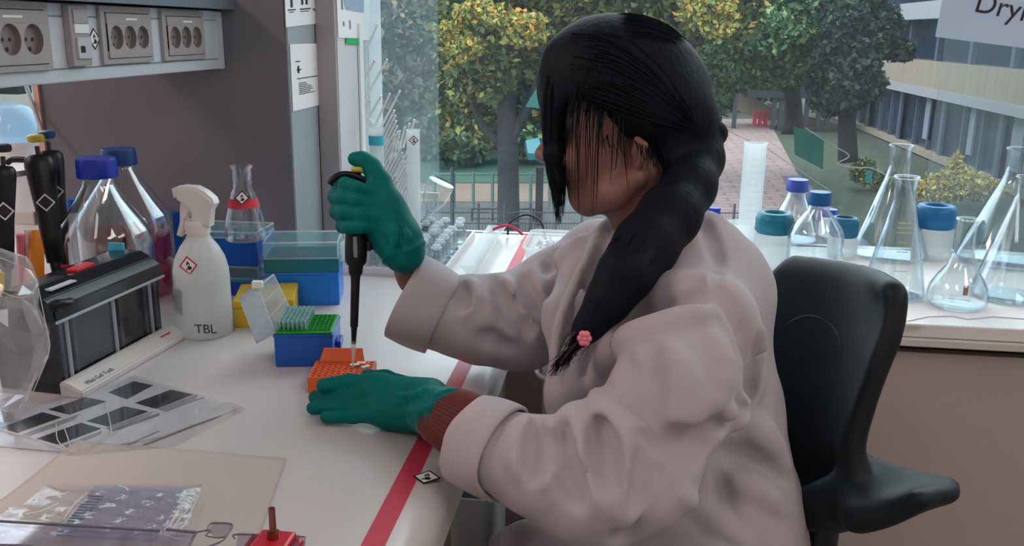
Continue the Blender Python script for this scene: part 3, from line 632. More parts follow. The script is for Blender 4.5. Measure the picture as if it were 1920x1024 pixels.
# ================================================================== THINGS ON THE BENCH
def vessel(px, D, prof, z0=.9):
    """centre on the surface z0 at depth D under picture column px; profile given as (half width, picture row)"""
    py = 512+F*(((CAM.z-z0)/D)-.2588)/.9659
    for _ in range(4):
        c = onz(px, py, z0); d = (c-CAM).dot(fw); py += (d-D)*F*.3
    c = onz(px, py, z0); d = (c-CAM).dot(fw)
    return c, [(w*d/F, (ony(px, q, c.y).z-z0) if q is not None else 0.0) for w, q in prof]
def shell(prof, t=.002, lip=True):
    """outer profile (bottom to top) -> closed wall with an inner surface"""
    inner = [(max(r-t, .0005), z) for r, z in prof[::-1]]; inner = [(r, max(z, t*1.2)) for r, z in inner]
    return [(0, prof[0][1])]+prof+inner+[(0, max(t*1.2, prof[0][1]+t))]
def rounded(prof, r=.006):
    (a, z) = prof[0]; return [(a-r, z), (a-r*.3, z+r*.3), (a, z+r)]+prof[1:]
def glassware(name, label, cat, px, D, prof, m, z0=.9, parts=None, group=None, seg=44, wall=.0018, foot=.005):
    c, pf = vessel(px, D, prof, z0); t = thing(name, label, cat, c, 0, group)
    pf = [(pf[0][0], 0.0)]+pf[1:] if prof[0][1] is None else pf
    turned('body', shell(rounded(pf, foot), wall), m, t, seg); return t, c, pf
# --- spray bottle
t, c, pf = glassware('spray_bottle', 'translucent white trigger spray bottle with a hazard sticker and hand-written letters', 'spray bottle', 386, 1.405,
    [(49, None), (50, 600), (50, 520), (49, 503), (44, 482), (34, 462), (24, 449), (20, 440), (20, 432)], M['milky'])
r_ = pf[0][0]; zt_ = pf[-1][1]
turned('liquid', [(0, .003), (r_-.004, .003), (r_-.003, .01), (r_-.003, pf[3][1]-.008), (0, pf[3][1]-.008)], M['water'], t)
turned('collar', [(0, zt_-.004), (.0185, zt_-.004), (.019, zt_+.012), (.016, zt_+.016), (0, zt_+.016)], M['spraywhite'], t, 28)
Yb = c.y
def sp2(px, py, dy=0): p = ony(px, py, Yb); return p-c+Vector((0, dy, 0))
def sideslab(name, px, w, m, parent, bev=.002):
    bm = bmesh.new(); fs = prism(bm, [sp2(a, b, -w) for a, b in px], (0, 2*w, 0)); bmesh.ops.recalc_face_normals(bm, faces=bm.faces)
    es = [e for e in bm.edges if abs(e.verts[0].co.y-e.verts[1].co.y) < 1e-6]
    bmesh.ops.bevel(bm, geom=es, offset=bev, segments=3, affect='EDGES'); return obj(name, bm, m, parent, auto=.9)
sideslab('sprayer_head', [(334, 350), (345, 347), (371, 349), (388, 358), (403, 371), (407, 381), (399, 394), (397, 424), (362, 424), (363, 398), (352, 383), (336, 372)], .0125, M['spraywhite'], t, .004)
sideslab('nozzle', [(326, 352), (337, 348), (341, 368), (330, 370)], .009, M['spraywhite'], t, .002)
sideslab('trigger', [(343, 368), (360, 380), (361, 396), (352, 408), (349, 428), (343, 443), (334, 440), (340, 415), (340, 392)], .007, M['spraywhite'], t, .002)
diamond('hazard_sticker', sp2(376, 486, -r_*.97), (1, 0, .12), (-.12, 0, 1), .0145, t, M['red'])
bm = bmesh.new(); prism(bm, [sp2(336, 529, -r_*.52), sp2(364, 532, -r_*.98), sp2(366, 577, -r_*1.0), sp2(338, 574, -r_*.52)], (0, -.0006, 0)); obj('printed_label', bm, M['paper_grey'], t)
bars('print', sp2(340, 570, -r_*.62-.0012), sp2(364, 573, -r_*1.0)-sp2(340, 570, -r_*.6), (0, 0, 1), [(.001, .014, .024-.004*i, .0012) for i in range(4)], M['ink_grey'], t)
text('handwriting', 'TBL', .020, basis(sp2(389, 609, -r_*1.02), (1, .1, .02), (0, 0, 1)), M['ink'], t, .0001)
# --- two large screw-cap bottles
def capbottle(name, label, px, D, prof, cap, capm, m=None, group=None, z0=.9, seg=44):
    t, c, pf = glassware(name, label, 'bottle', px, D, prof, m or M['glass'], z0, None, group, seg)
    d = (c-CAM).dot(fw); q = [(w*d/F, ony(px, y, c.y).z-z0) for w, y in cap]; (r0, z_0), (r1, z_1) = q
    bm = bmesh.new(); N = 40; rings = []
    pr_ = [(0, z_0), (r0*.97, z_0), (r0, z_0+.002), (r1, z_1-.003), (r1*.95, z_1), (0, z_1)]
    for r, z in pr_:
        rings.append([bm.verts.new((r*(1-.025*(k % 2)*(0 < z-z_0 < z_1-z_0))*math.cos(2*PI*k/(2*N)), r*(1-.025*(k % 2)*(0 < z-z_0 < z_1-z_0))*math.sin(2*PI*k/(2*N)), z)) for k in range(2*N)] if r else [bm.verts.new((0, 0, z))])
    for a, b in zip(rings, rings[1:]):
        for k in range(2*N):
            j = (k+1) % (2*N)
            if len(a) == 1: bm.faces.new((a[0], b[k], b[j]))
            elif len(b) == 1: bm.faces.new((a[k], a[j], b[0]))
            else: bm.faces.new((a[k], a[j], b[j], b[k]))
    obj('screw_cap', bm, capm, t, auto=.9); return t, c, pf
BA = [(81, None), (84, 500), (84, 448), (78, 428), (40, 372), (27, 348), (25, 338)]
t, c, pf = capbottle('reagent_bottle', 'large clear glass bottle with royal blue cap standing behind the smoked tank', 212, 1.45, BA, [(35, 333), (34, 297)], M['blue_dark'], M['glass_dk'])
rr = pf[0][0]
turned('liquid', [(0, .004), (rr-.004, .004), (rr-.004, .075), (0, .075)], M['water'], t)
bm = bmesh.new(); bx(bm, (-.035, -rr-.0012, .10), (.045, -rr-.0004, .112)); obj('red_print', bm, M['redprint'], t)
box('blue_label', (rr*.60, -rr*.86, .125), (rr*.95, -rr*.80, .146), M['lightblue'], t)
t, c, pf = capbottle('reagent_bottle', 'large clear glass bottle with darker blue ribbed cap close to the grey panel', 248, 1.62, [(79, None), (82, 470), (82, 412), (76, 396), (38, 340), (25, 318), (23, 312)], [(31, 309), (29, 279)], mat('navy_cap_plastic', (.006, .05, .22), .4), M['glass_dk'])
rr = pf[0][0]; turned('liquid', [(0, .004), (rr-.003, .004), (rr-.003, .11), (0, .11)], clear_mat('pink_liquid', (.8, .35, .4), base=.03, edge=.1, body=.35, bodycol=(.6, .08, .12)), t)
box('orange_label', (rr*.62, -rr*.82, .118), (rr*.86, -rr*.76, .138), M['orange2'], t)
diamond('hazard_sticker', (rr*.80, -rr*.62, .055), (1, .7, 0), (0, 0, 1), .016, t, M['red'])
# --- boxes of pipette tips
def quadbox(fl, fr, br):
    """base frame from three base corners: origin, x axis, y axis, sizes"""
    x = fr-fl; y = br-fr; y = y-x.normalized()*y.dot(x.normalized()); return fl, x.normalized(), y.normalized(), x.length, y.length
def fbox(bm, Fm, lo, hi, mi=0, bev=0):
    vs = bx(bm, lo, hi, mi, bev)
def hz(px, py, p): return ony(px, py, p.y).z-p.z
# front blue box with green tray and open lid
FL, FR, BR = onz(516, 689), onz(626, 688), onz(652, 650)
o_, ex, ey, w, dpt = quadbox(FL, FR, BR); H = hz(516, 628, FL); dpt = max(dpt, .085)
t = thing('tip_box', 'open royal blue pipette tip box with green tray and clear lid swung back', 'tip box', o_, math.atan2(ex.y, ex.x))
bm = bmesh.new(); bx(bm, (0, 0, 0), (w, dpt, H), 0, .003); bx(bm, (-.001, -.001, H-.004), (w+.001, dpt+.001, H), 0, .001); obj('base', bm, M['bluebox'], t, auto=.5)
box('latch', (w+.001, dpt*.25, H-.03), (w+.008, dpt*.6, H-.018), M['blue_dark'], t, .001)
bm = bmesh.new(); bx(bm, (.001, .001, H), (w-.001, dpt-.001, H+.003), 0, .001)
for i in range(12):
    for j in range(8):
        X = .004+(w-.008)*(i+.5)/12; Y = .005+(dpt-.010)*(j+.5)/8
        lathe(bm, [(.0028, H+.003), (.0028, H+.0045), (.0021, H+.0045), (.0021, H+.0032), (0, H+.0032)], 8, (X, Y, 0))
obj('well_tray', bm, M['green'], t)
lidA = [Vector(p)-o_ for p in (ony(484, 539, FL.y-.0), ony(513, 515, FL.y+dpt*.9), ony(547, 585, FL.y+dpt*.95), ony(516, 624, FL.y+.0))]
R_ = Matrix.Rotation(-math.atan2(ex.y, ex.x), 3, 'Z'); lidA = [R_ @ p for p in lidA]
wv = R_ @ ((ony(449, 559, FL.y)-o_)-(R_.inverted() @ lidA[0]))
bm = bmesh.new(); tk = (lidA[1]-lidA[0]).cross(lidA[3]-lidA[0]).normalized()*.0012
B4 = [p+wv for p in lidA]
for q in ((lidA[0], lidA[3], B4[3], B4[0]), (lidA[1], lidA[2], B4[2], B4[1]), (lidA[0], lidA[1], B4[1], B4[0]), (lidA[2], lidA[3], B4[3], B4[2]), (B4[0], B4[1], B4[2], B4[3])):
    n = (q[1]-q[0]).cross(q[2]-q[0]).normalized()*.0012; prism(bm, q, n)
lo_ = obj('lid', bm, clear_mat('frosted_lid_plastic', (.92, .95, .97), base=.05, edge=.4, rough=.15, body=.30, bodycol=(.75, .80, .86)), t)
for k in (0, 1): pass
bm = bmesh.new()
for a, b in ((lidA[0], lidA[1]), (lidA[1], lidA[2]), (lidA[2], lidA[3]), (lidA[3], lidA[0]), (B4[0], B4[3]), (B4[0], B4[1]), (lidA[0], B4[0]), (lidA[3], B4[3])): tube(bm, [a, b], .0011, 6)
for q in (.33, .66):
    tube(bm, [lidA[0].lerp(lidA[3], q), B4[0].lerp(B4[3], q)], .0007, 5); tube(bm, [lidA[0].lerp(lidA[3], q), lidA[1].lerp(lidA[2], q)], .0007, 5)
obj('rim', bm, M['milky2'], lo_)
pL = lidA[0]+(lidA[0]-lidA[3]).normalized()*.003; obj('clasp', (lambda b: (bx(b, tuple(pL+Vector((-.007, -.004, -.004))), tuple(pL+Vector((.007, .006, .006))), 0, .001), b)[1])(bmesh.new()), M['whiteprint'], lo_)
# individual tips still in the tray (left half)
tipm = clear_mat('tip_plastic', (.82, .93, .93), base=.08, edge=.45, rough=.12, body=.42, bodycol=(.62, .80, .80))
p0 = None
for i in range(7):
    for j in range(8):
        X = .004+(w-.008)*(i+.5)/12; Y = .005+(dpt-.010)*(j+.5)/8; P = o_+ex*X+ey*Y+Vector((0, 0, H+.0034))
        if p0 is None:
            bm = bmesh.new(); lathe(bm, [(.0019, 0), (.0020, .004), (.0023, .012), (.0026, .0125), (.0026, .0145), (.0020, .0145), (.0022, .004), (0, .002)], 10); p0 = obj('pipette_tip', bm, tipm, None, auto=.7)
            tag(p0, 'small clear pipette tip standing in the green tray of the open blue box', 'pipette tip', 'pipette tips in the green tray'); o = p0
        else: o = p0.copy(); COL.objects.link(o)
        o.location = P
# yellow box
FL, FR, BR = onz(440, 615), onz(552, 611), onz(619, 574)
o_, ex, ey, w, dpt = quadbox(FL, FR, BR); H = hz(550, 562, FR)
t = thing('freezer_box', 'yellow cardboard-like plastic box behind the open tip box', 'box', o_, math.atan2(ex.y, ex.x))
box('base', (0, 0, 0), (w, dpt, H-.012), M['yellow'], t, .0015); box('lid', (-.001, -.001, H-.0115), (w+.001, dpt+.001, H), M['yellow'], t, .002)
# stack behind: clear lid over cyan rack over blue base
def tipbox(label, FL, FR, dpt, rows, group=None, z0=None):
    x = (FR-FL); w = x.length; t = thing('tip_box', label, 'tip box', FL, math.atan2(x.y, x.x))
    return t, w
FL, FR = onz(500, 574), onz(637, 572); hT = hz(500, 456, FL)
t, w = tipbox('wide blue tip box with cyan rack and clear hinged lid, right of the stacked pair', FL, FR, .085, None); dp = .088
H1 = hz(500, 512, FL); H2 = hz(500, 486, FL)
bm = bmesh.new(); bx(bm, (0, 0, 0), (w, dp, H1), 0, .002); bx(bm, (w*.12, -.003, .0), (w*.85, .001, H1*.9), 0, .001); obj('base', bm, mat('bright_blue_plastic', (.003, .19, .72), .35), t)
box('rack', (-.001, -.001, H1), (w+.001, dp+.001, H2), mat('teal_green_plastic', (.0, .16, .22), .35), t, .001)
lo_ = box('lid', (-.0015, -.0015, H2), (w+.0015, dp+.0015, hT), clear_mat('aqua_clear_lid', (.80, .93, .95), base=.07, edge=.45, rough=.08, body=.28, bodycol=(.45, .75, .82)), t, .003)
bm = bmesh.new()
for a, b in (((0, 0, hT), (w, 0, hT)), ((0, dp, hT), (w, dp, hT)), ((0, 0, H2), (w, 0, H2)), ((w, 0, H2), (w, 0, hT)), ((0, 0, hT), (0, dp, hT)), ((w, 0, hT), (w, dp, hT)), ((w, dp, H2), (w, dp, hT))): tube(bm, [a, b], .0016, 6)
obj('rim', bm, M['milky2'], lo_)
bars('printed_line', (0, -.0022, H2), (1, 0, 0), (0, 0, 1), [(w*.10+.006*i+(.002 if i % 3 else 0), w*.10+.006*i+.0045, .003, .0035) for i in range(13)], M['ink_grey'], t)
box('clasp', (w+.001, dp*.3, H2-.012), (w+.007, dp*.55, H2+.018), M['milky2'], t, .001)
FL, FR = onz(352, 612), onz(486, 600)
x = (FR-FL).normalized(); FLs = FL+Vector((0, .14, 0)); w = .125
FLs = ony(357, 528, 1.46); FLs.z = .9
def stackbox(label, z0, h0, h1, h2, mb, mr, x0=0, base_extra=0):
    t = thing('tip_box', label, 'tip box', (FLs.x+x0, FLs.y, z0), .02)
    box('base', (0, 0, 0), (w, .085, h0), mb, t, .002); box('rack', (-.001, -.001, h0), (w+.001, .086, h1), mr, t, .001)
    lo_ = box('lid', (-.0015, -.0015, h1), (w+.0015, .0865, h2), clear_mat('pale_aqua_lid', (.85, .95, .95), base=.08, edge=.5, rough=.06, body=.22, bodycol=(.5, .78, .80)), t, .003)
    bm = bmesh.new()
    for a, b in (((0, 0, h2), (w, 0, h2)), ((0, 0, h1), (w, 0, h1)), ((w, 0, h1), (w, 0, h2)), ((w, 0, h2), (w, .085, h2)), ((0, .085, h2), (w, .085, h2)), ((w, 0, h1), (w, .085, h1)), ((0, 0, h2), (0, .085, h2))): tube(bm, [a, b], .0016, 6)
    obj('rim', bm, M['milky2'], lo_); return t
zz1 = ony(420, 500, FLs.y).z; zz2 = ony(420, 447, FLs.y).z; zt2 = ony(420, 436, FLs.y).z
hl = zz1-.9
stackbox('dark teal tip box at the bottom of the stacked pair behind the spray bottle', .9, hl*.45, hl*.6, hl, M['blue_dark'], M['cyan'])
stackbox('deep blue tip box with clear lid on top of the stacked pair, carrying the flask', zz1+.0005, (zz2-zz1)*.93, zz2-zz1, zt2-zz1, M['bluebox'], M['cyan'])
# flask on top of the stack
t, c, pf = glassware('erlenmeyer_flask', 'small conical flask with red band and hazard label on the stacked tip boxes', 'flask', 461, 1.545, [(38, None), (37, 418), (22, 362), (17, 352), (17, 318), (21, 312), (21, 310)], M['glass_dk'], zt2+.0006)
r2 = pf[2][0]*1.0; zc_ = pf[2][1]
pf2 = [(pf[1][0]+(pf[2][0]-pf[1][0])*q+.0006, pf[1][1]+(pf[2][1]-pf[1][1])*q) for q in (.55, .85)]
turned('red_band', pf2, M['redprint'], t); diamond('hazard_sticker', (.008, -r2*1.16, zc_-.004), (1, .25, 0), (0, .2, 1), .012, t)
# --- orange rack
c0, c1, c2_ = onz(577, 716), onz(676, 702), onz(690, 690)
t = thing('tube_rack', 'low orange rack with rows of holes and raised flap beside the gloved hand', 'rack', tuple(onz(578, 738)), .16)
RW, RD, RH = .082, .062, .022
bm = bmesh.new(); bx(bm, (0, 0, 0), (RW, .002, RH)); bx(bm, (0, RD-.002, 0), (RW, RD, RH)); bx(bm, (0, 0.002, 0), (.002, RD-.002, RH)); bx(bm, (RW-.002, .002, 0), (RW, RD-.002, RH)); bx(bm, (.002, .002, .001), (RW-.002, RD-.002, .002))
obj('body', bm, M['orange'], t)
bm = bmesh.new(); nx, ny = 10, 7; cw, ch = (RW-.004)/nx, (RD-.004)/ny
for i in range(nx):
    for j in range(ny):
        xc, yc = .002+cw*(i+.5), .002+ch*(j+.5); sq, ci, cb = [], [], []; N = 12
        for k in range(N):
            a = 2*PI*k/N; c_, s_ = math.cos(a), math.sin(a); m = max(abs(c_), abs(s_)); sq.append(bm.verts.new((xc+c_/m*cw/2, yc+s_/m*ch/2, RH))); ci.append(bm.verts.new((xc+c_*.0030, yc+s_*.0030, RH))); cb.append(bm.verts.new((xc+c_*.0030, yc+s_*.0030, RH-.012)))
        for k in range(N): j2 = (k+1) % N; bm.faces.new((sq[k], sq[j2], ci[j2], ci[k])); bm.faces.new((ci[k], ci[j2], cb[j2], cb[k]))
obj('hole_plate', bm, M['orange'], t)
bm = bmesh.new(); prism(bm, [(.004, RD, RH-.002), (RW*.80, RD, RH-.002), (RW*.76, RD+.008, RH+.015), (.010, RD+.008, RH+.015)], (0, .002, 0)); obj('flap', bm, M['orange'], t)
rot = Matrix.Rotation(.16, 3, 'Z'); rk = Vector(t.location)
p0 = None
for k, (i, j, lb) in enumerate(((7, 5, 'tiny white capped tube in the orange rack directly under the pipette tip'), (6, 4, 'tiny white capped tube in the orange rack, in front of the one under the tip'), (8, 3, 'tiny white capped tube in the orange rack, closest to the glove'))):
    P = rk+rot @ Vector((.002+cw*(i+.5), .002+ch*(j+.5), RH+.0003))
    tt = thing('sample_tube', lb, 'tube', P, .4*k, 'tubes in the orange rack')
    turned('body', [(0, -.006), (.0019, -.006), (.0021, 0), (.0030, 0), (.0030, .002), (0, .002)], M['milky2'], tt, 12); box('cap', (-.003, -.003, .0021), (.009, .003, .0036), M['paper'], tt, .0006)
# --- smoked gel tank
O = onz(118, 738, .902); Fp = onz(305, 634, .902); L = (Fp-O); ln = L.length; a_ = math.atan2(L.y, L.x)
t = thing('gel_tank', 'smoked clear gel electrophoresis tank with black lid on a white foot', 'tank', (O.x, O.y, .9), a_)
hl = ony(310, 512, Fp.y).z-.9; ht = ony(312, 478, Fp.y).z-.9; wd = .082   # local: x along, y away from camera side
bm = bmesh.new(); fr_ = [(0, .012), (ln, .012), (ln, .016), (0, .016)]
bx(bm, (0, 0, .014), (ln, .0025, hl)); bx(bm, (0, wd-.0025, .014), (ln, wd, hl)); bx(bm, (0, .0025, .014), (.0025, wd-.0025, hl)); bx(bm, (ln-.0025, .0025, .014), (ln, wd-.0025, hl)); bx(bm, (0, 0, .0015), (ln, wd, .0135))
obj('tank_body', bm, M['tank'], t)
for q in (.02, .075, .13, .50, .56, .82, .88, .94):
    box('rib', (ln*q, -.004, .016), (ln*q+.004, -.0002, hl-.004), M['milky2'] if q in (.075, .50, .88) else M['acrylic'], t, .001)  # frosted white ribs imitate highlights on the tank side
box('inner_core', (ln*.18, wd*.3, .018), (ln*.82, wd*.75, hl*.86), mat('smoked_core_plastic', (.045, .052, .06), .3), t, .002)
bm = bmesh.new()
pl = [(-.006, hl-.006), (-.004, hl+.012), (.010, ht-.006), (.028, ht+.004), (wd-.01, ht+.002), (wd+.004, hl), (wd+.004, hl-.006)]
prism(bm, [(-.004, a, b) for a, b in pl], (ln+.010, 0, 0)); bmesh.ops.recalc_face_normals(bm, faces=bm.faces); bmesh.ops.bevel(bm, geom=list(bm.edges), offset=.0015, segments=2, affect='EDGES'); obj('lid', bm, M['tanklid'], t)
box('lid_rim', (-.006, -.0085, hl-.008), (ln+.007, -.0062, hl-.004), mat('clear_rim_plastic', (.45, .48, .50), .15), t, .0008)
box('lid_slot', (ln*.05, .030, ht+.003), (ln*.30, .045, ht+.0065), M['black'], t, .001); o = box('lid_label', (ln*.08, .014, ht-.0005), (ln*.30, .024, ht+.0015), M['paper_grey'], t)
bm = bmesh.new(); tube(bm, spline([(.0, -.004, hl+.010), (-.012, -.012, hl+.020), (.006, -.018, hl+.017), (.024, -.010, hl+.015)], 5), [.004]*3+[.007]*10+[.003]*3, 10); obj('lid_clip', bm, M['black'], t)
box('electrode_socket', (ln*.42, .034, ht+.002), (ln*.60, .050, ht+.008), M['red'], t, .002)
box('back_block', (.002, wd+.001, .0), (ln*.5, wd+.012, hl*.7), M['black'], t, .002)
bm = bmesh.new(); prism(bm, [(-.008, -.002, 0), (-.008, -.033, 0), (-.008, -.034, .010), (-.008, -.012, .020), (-.008, -.002, .020)], (ln+.022, 0, 0)); bmesh.ops.recalc_face_normals(bm, faces=bm.faces); bmesh.ops.bevel(bm, geom=list(bm.edges), offset=.002, segments=2, affect='EDGES'); ft = obj('foot', bm, mat('foot_plastic', (.70, .67, .66), .4), t); ft['label'] = 'white sloping foot'
sy = Vector((0, .022, .010)).normalized()
text('lettering', 'Mini Gel Tank', .0095, basis((.012, -.0295, .0128), (1, 0, 0), sy), M['ink_grey'], ft); text('lettering', 'invitrogen', .0058, basis((ln-.035, -.022, .0163), (1, 0, 0), sy), M['redprint'], ft)
# --- pipettes hanging on a stand at the left
stn = thing('pipette_stand', 'pale pipette carousel stand holding the black pipettes at the left', 'stand', tuple(onz(30, 596)))
s0 = Vector(stn.location)
turned('base', [(0, 0), (.07, 0), (.07, .008), (.03, .014), (0, .014)], M['spraywhite'], stn, 32); rod('column', [(0, 0, .012), (0, 0, .235)], .011, M['spraywhite'], stn)
turned('top_disc', [(0, .228), (.03, .228), (.058, .235), (.056, .243), (0, .246)], M['spraywhite'], stn, 32)
def hang(label, px0, py0, px1, py1, D, w, but, hook=True):
    """black pipette hanging: top (px0, py0) to lower end (px1, py1)"""
    A = dep(px0, py0, D); B = dep(px1, py1, D); t = thing('pipette', label, 'pipette', A, 0, 'pipettes hanging on the stand'); d = B-A; k = w*D/F; L_ = d.length; u = d.normalized()
    bm = bmesh.new(); tube(bm, [u*L_*q for q in (0, .03, .10, .35, .55, .75, 1)], [k*.75, k*.95, k, .85*k, .72*k, .70*k, .55*k], 16, flat=.75); obj('handle', bm, M['black'], t)
    rod('barrel', [u*L_*.99, u*(L_+.07)], [k*.4, k*.2], M['black'], t); rod('push_button_stem', [u*-.014, u*.002], .0035, M['black_matt'], t)
    M4 = basis(u*-.022, (1, 0, 0), (0, 1, 0)); turned('push_button', [(0, -.001), (.0105, -.001), (.012, .002), (.012, .008), (.009, .010), (0, .010)], but, t, 20, M4=M4)
    if hook: rod('finger_hook', spline([(k*.4, -.002, .004-.012), (-k*.7, -.004, .002-.008), (-k*1.8, -.004, -.006), (-k*2.3, -.004, -.012)], 4), [.005]*9+[.0045]*4, M['black'], t)
    diamond('hazard_sticker', u*L_*.42+Vector((k*.45, -k*.66, 0)), (1, .35, 0), (0, 0, 1), .0135, t, M['whiteprint'], fill=M['ink'])
    return t
hang('black pipette with yellow push button on the stand, middle of the three', 72, 292, 104, 492, 1.36, 27, M['yb'])
hang('black pipette with blue push button on the stand, closest to the glass bottle', 92, 284, 116, 455, 1.40, 24, mat('blue_push_button', (.01, .07, .16), .4), False)
hang('black pipette on the stand cut by the left edge of the photo', 6, 312, 12, 505, 1.30, 22, M['black_matt'])
o = thing('white_clip', 'white plastic arm of a rack between the hanging pipettes', 'arm', tuple(dep(55, 408, 1.375)))
box('arm', (-.022, -.012, -.010), (.018, .012, .012), M['spraywhite'], o, .003); box('arm_tip', (.030, -.010, -.003), (.037, .006, .011), M['spraywhite'], o, .002)
o = rod('orange_marker', [dep(66, 432, 1.33), dep(68, 470, 1.33), dep(70, 600, 1.36)], [.006, .0105, .0105], M['orange2']); tag(o, 'orange marker standing behind the smoked tank', 'marker')
o = rod('pink_marker', [dep(38, 440, 1.32), dep(44, 590, 1.36)], .006, M['pink']); tag(o, 'pink marker standing left of the orange marker', 'marker')
o = rod('white_marker', [dep(49, 430, 1.33), dep(57, 590, 1.36)], .005, M['whiteprint']); tag(o, 'slim white marker between the pink and the orange marker', 'marker')
t, c, pf = capbottle('reagent_bottle', 'small bottle with bright blue cap between hanging pipettes and big glass bottle', 152, 1.66, [(14, None), (14, 425), (14, 412), (9, 402)], [(10, 398), (10, 374)], M['bluebox'], M['milky2'])
o = box('rack_box', tuple(onz(118, 575)+Vector((0, .30, 0))), tuple(onz(118, 575)+Vector((.045, .36, .10))), M['bluebox'], None, .003); tag(o, 'small blue box behind the black pipettes by the glass bottle', 'box')
# --- things beyond the gap at the far left
o = tag(thing('plastic_hood', 'pale blue clear plastic hood seen through the gap at the left', 'hood', (-1.62, 2.02, 0)))
tb = lambda a, b, y: ony(a, b, y)
o2 = thing('far_cabinet', 'dark cabinet on the far bench seen through the gap at the left', 'cabinet', (0, 0, 0))
A = tb(-60, 235, 2.02); B = tb(70, 160, 2.02); box('body', (A.x, 1.99, B.z-.02), (B.x-.03, 2.04, B.z+.13), mat('dark_teal_paint', (.02, .035, .05), .5), o2)
box('support', (A.x+.02, 2.0, .9), (A.x+.05, 2.03, B.z-.02), M['panel'], o2)
Ya = 1.9; C0 = tb(28, 258, Ya); r1 = tb(75, 258, Ya).x-C0.x
o.location = (C0.x, Ya, C0.z-.012); turned('dome', [(r1*1.05, 0), (r1*1.05, .02), (r1*.95, .05), (r1*.6, tb(28, 192, Ya).z-C0.z), (0, tb(28, 190, Ya).z-C0.z+.012)], clear_mat('blue_clear_plastic', (.7, .85, .95), base=.1, edge=.5, body=.6, bodycol=(.55, .78, .95)), o, 24)
turned('stand', [(0, .9-C0.z+.012), (r1*.9, .9-C0.z+.012), (r1*.9, 0), (r1*1.07, 0), (r1*1.07, .006), (0, .006)], M['spraywhite'], o, 24)
o = rod('grey_rod', [ony(48, 158, 1.70), ony(84, 262, 1.64)], .004, M['post']); tag(o, 'thin grey rod leaning beside the edge of the grey panel', 'rod')
# --- plastic bag
def crumple(name, px, D, rows, m, parent, seed=1, amp=.006, thick=.03):
    """closed crumpled bag: rows of (left px, right px, py), front and back skins"""
    bm = bmesh.new(); rg = random.Random(seed); N = 16; rings = []
    for (a, b, y, dd, th) in rows:
        rg_ = []
        for k in range(N):
            an = 2*PI*k/N; u = .5-.5*math.cos(an); s = math.sin(an); p = dep(a+(b-a)*u, y, D+dd+th*s*-1)
            p += Vector((rg.uniform(-1, 1), rg.uniform(-1, 1), rg.uniform(-1, 1)))*amp; p.z = max(p.z, .903); rg_.append(bm.verts.new(p))
        rings.append(rg_)
    for A, B in zip(rings, rings[1:]):
        for k in range(N): bm.faces.new((A[k], A[(k+1) % N], B[(k+1) % N], B[k]))
    bm.faces.new(rings[0]); bm.faces.new(rings[-1][::-1]); bmesh.ops.recalc_face_normals(bm, faces=bm.faces)
    return obj(name, bm, m, parent)
bag = thing('plastic_bag', 'crumpled clear plastic bag with a rounded top in front of the smoked tank', 'bag', tuple(onz(20, 780)))
ob = crumple('bag_film', 0, 1.095, [(-110, 10, 468, .02, .02), (-120, 40, 480, .015, .03), (-125, 66, 505, .01, .04), (-130, 74, 535, .01, .045), (-130, 72, 552, 0, .045), (-130, 76, 580, 0, .04), (-130, 88, 620, 0, .04), (-130, 94, 660, 0, .04), (-130, 80, 700, 0, .04), (-130, 60, 740, 0, .045), (-130, 38, 790, 0, .035)], M['film'], None, 5, .005)
ob.parent = bag; ob.matrix_parent_inverse = Matrix.Translation(-Vector(bag.location))
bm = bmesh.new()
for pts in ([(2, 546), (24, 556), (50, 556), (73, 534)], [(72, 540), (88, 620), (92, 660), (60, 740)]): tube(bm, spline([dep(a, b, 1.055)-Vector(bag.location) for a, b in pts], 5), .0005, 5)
obj('fold_highlights', bm, M['film_glint'], bag)  # bright highlight lines of the bag painted as pale strokes
o = slab('yellow_label', [dep(-30, 505, 1.09), dep(5, 512, 1.09), dep(6, 545, 1.09), dep(-30, 552, 1.09)], (0, .003, 0), M['yellow']); tag(o, 'yellow card inside the crumpled plastic bag at the left edge', 'card')
# --- paper with dark pictures in a sleeve
pp = thing('instruction_sheet', 'printed sheet of dark pictures and text in a clear sleeve before the gel tank', 'paper', (0, 0, 0))
Z = .9012
slab('paper', [onz(a, b, .9004) for a, b in [(-90, 830), (-20, 790), (250, 709), (443, 768), (315, 818), (135, 850)]], (0, 0, .0008), M['paper_grey'], pp)
pm = mat('dark_photograph', (.022, .024, .028), .35, noise=.9, nscale=70)
for q in ([(0, 803), (80, 773), (115, 783), (33, 812)], [(68, 823), (152, 793), (190, 804), (110, 834)], [(162, 790), (233, 762), (278, 772), (203, 800)], [(253, 756), (320, 731), (363, 740), (293, 767)], [(203, 736), (250, 715), (287, 723), (238, 749)], [(90, 768), (160, 745), (200, 753), (130, 778)]):
    slab('printed_picture', [onz(a, b, Z) for a, b in q], (0, 0, .0003), pm, pp)
o = onz(45, 816, Z); x = onz(130, 785, Z)-o; y = onz(0, 805, Z)-o
def trow(a, b, n, gap): # rows of fine print between two picture points
    A, B = onz(*a, Z), onz(*b, Z); d = (B-A); nn = Vector((-d.y, d.x, 0)).normalized()
    bars('print', A, d, -nn*-1, [(0, d.length*(1-.08*(i % 3)), -gap*1.25*i, .0026) for i in range(n)], M['ink_grey'], pp)
trow((200, 804), (288, 773), 4, .0035); trow((298, 768), (372, 741), 4, .0035); trow((45, 816), (150, 778), 3, .0032); trow((120, 838), (192, 810), 2, .0035); trow((215, 806), (300, 776), 2, .0035)
trow((240, 835), (300, 809), 1, .003); trow((270, 835), (412, 780), 1, .003)
slab('sleeve', [onz(a, b, .9020) for a, b in [(-95, 834), (-25, 784), (250, 704), (462, 766), (330, 838), (138, 856)]], (0, 0, .0004), clear_mat('clear_sleeve', (.99, .99, .99), base=.03, edge=.25, rough=.06, body=.015), pp)
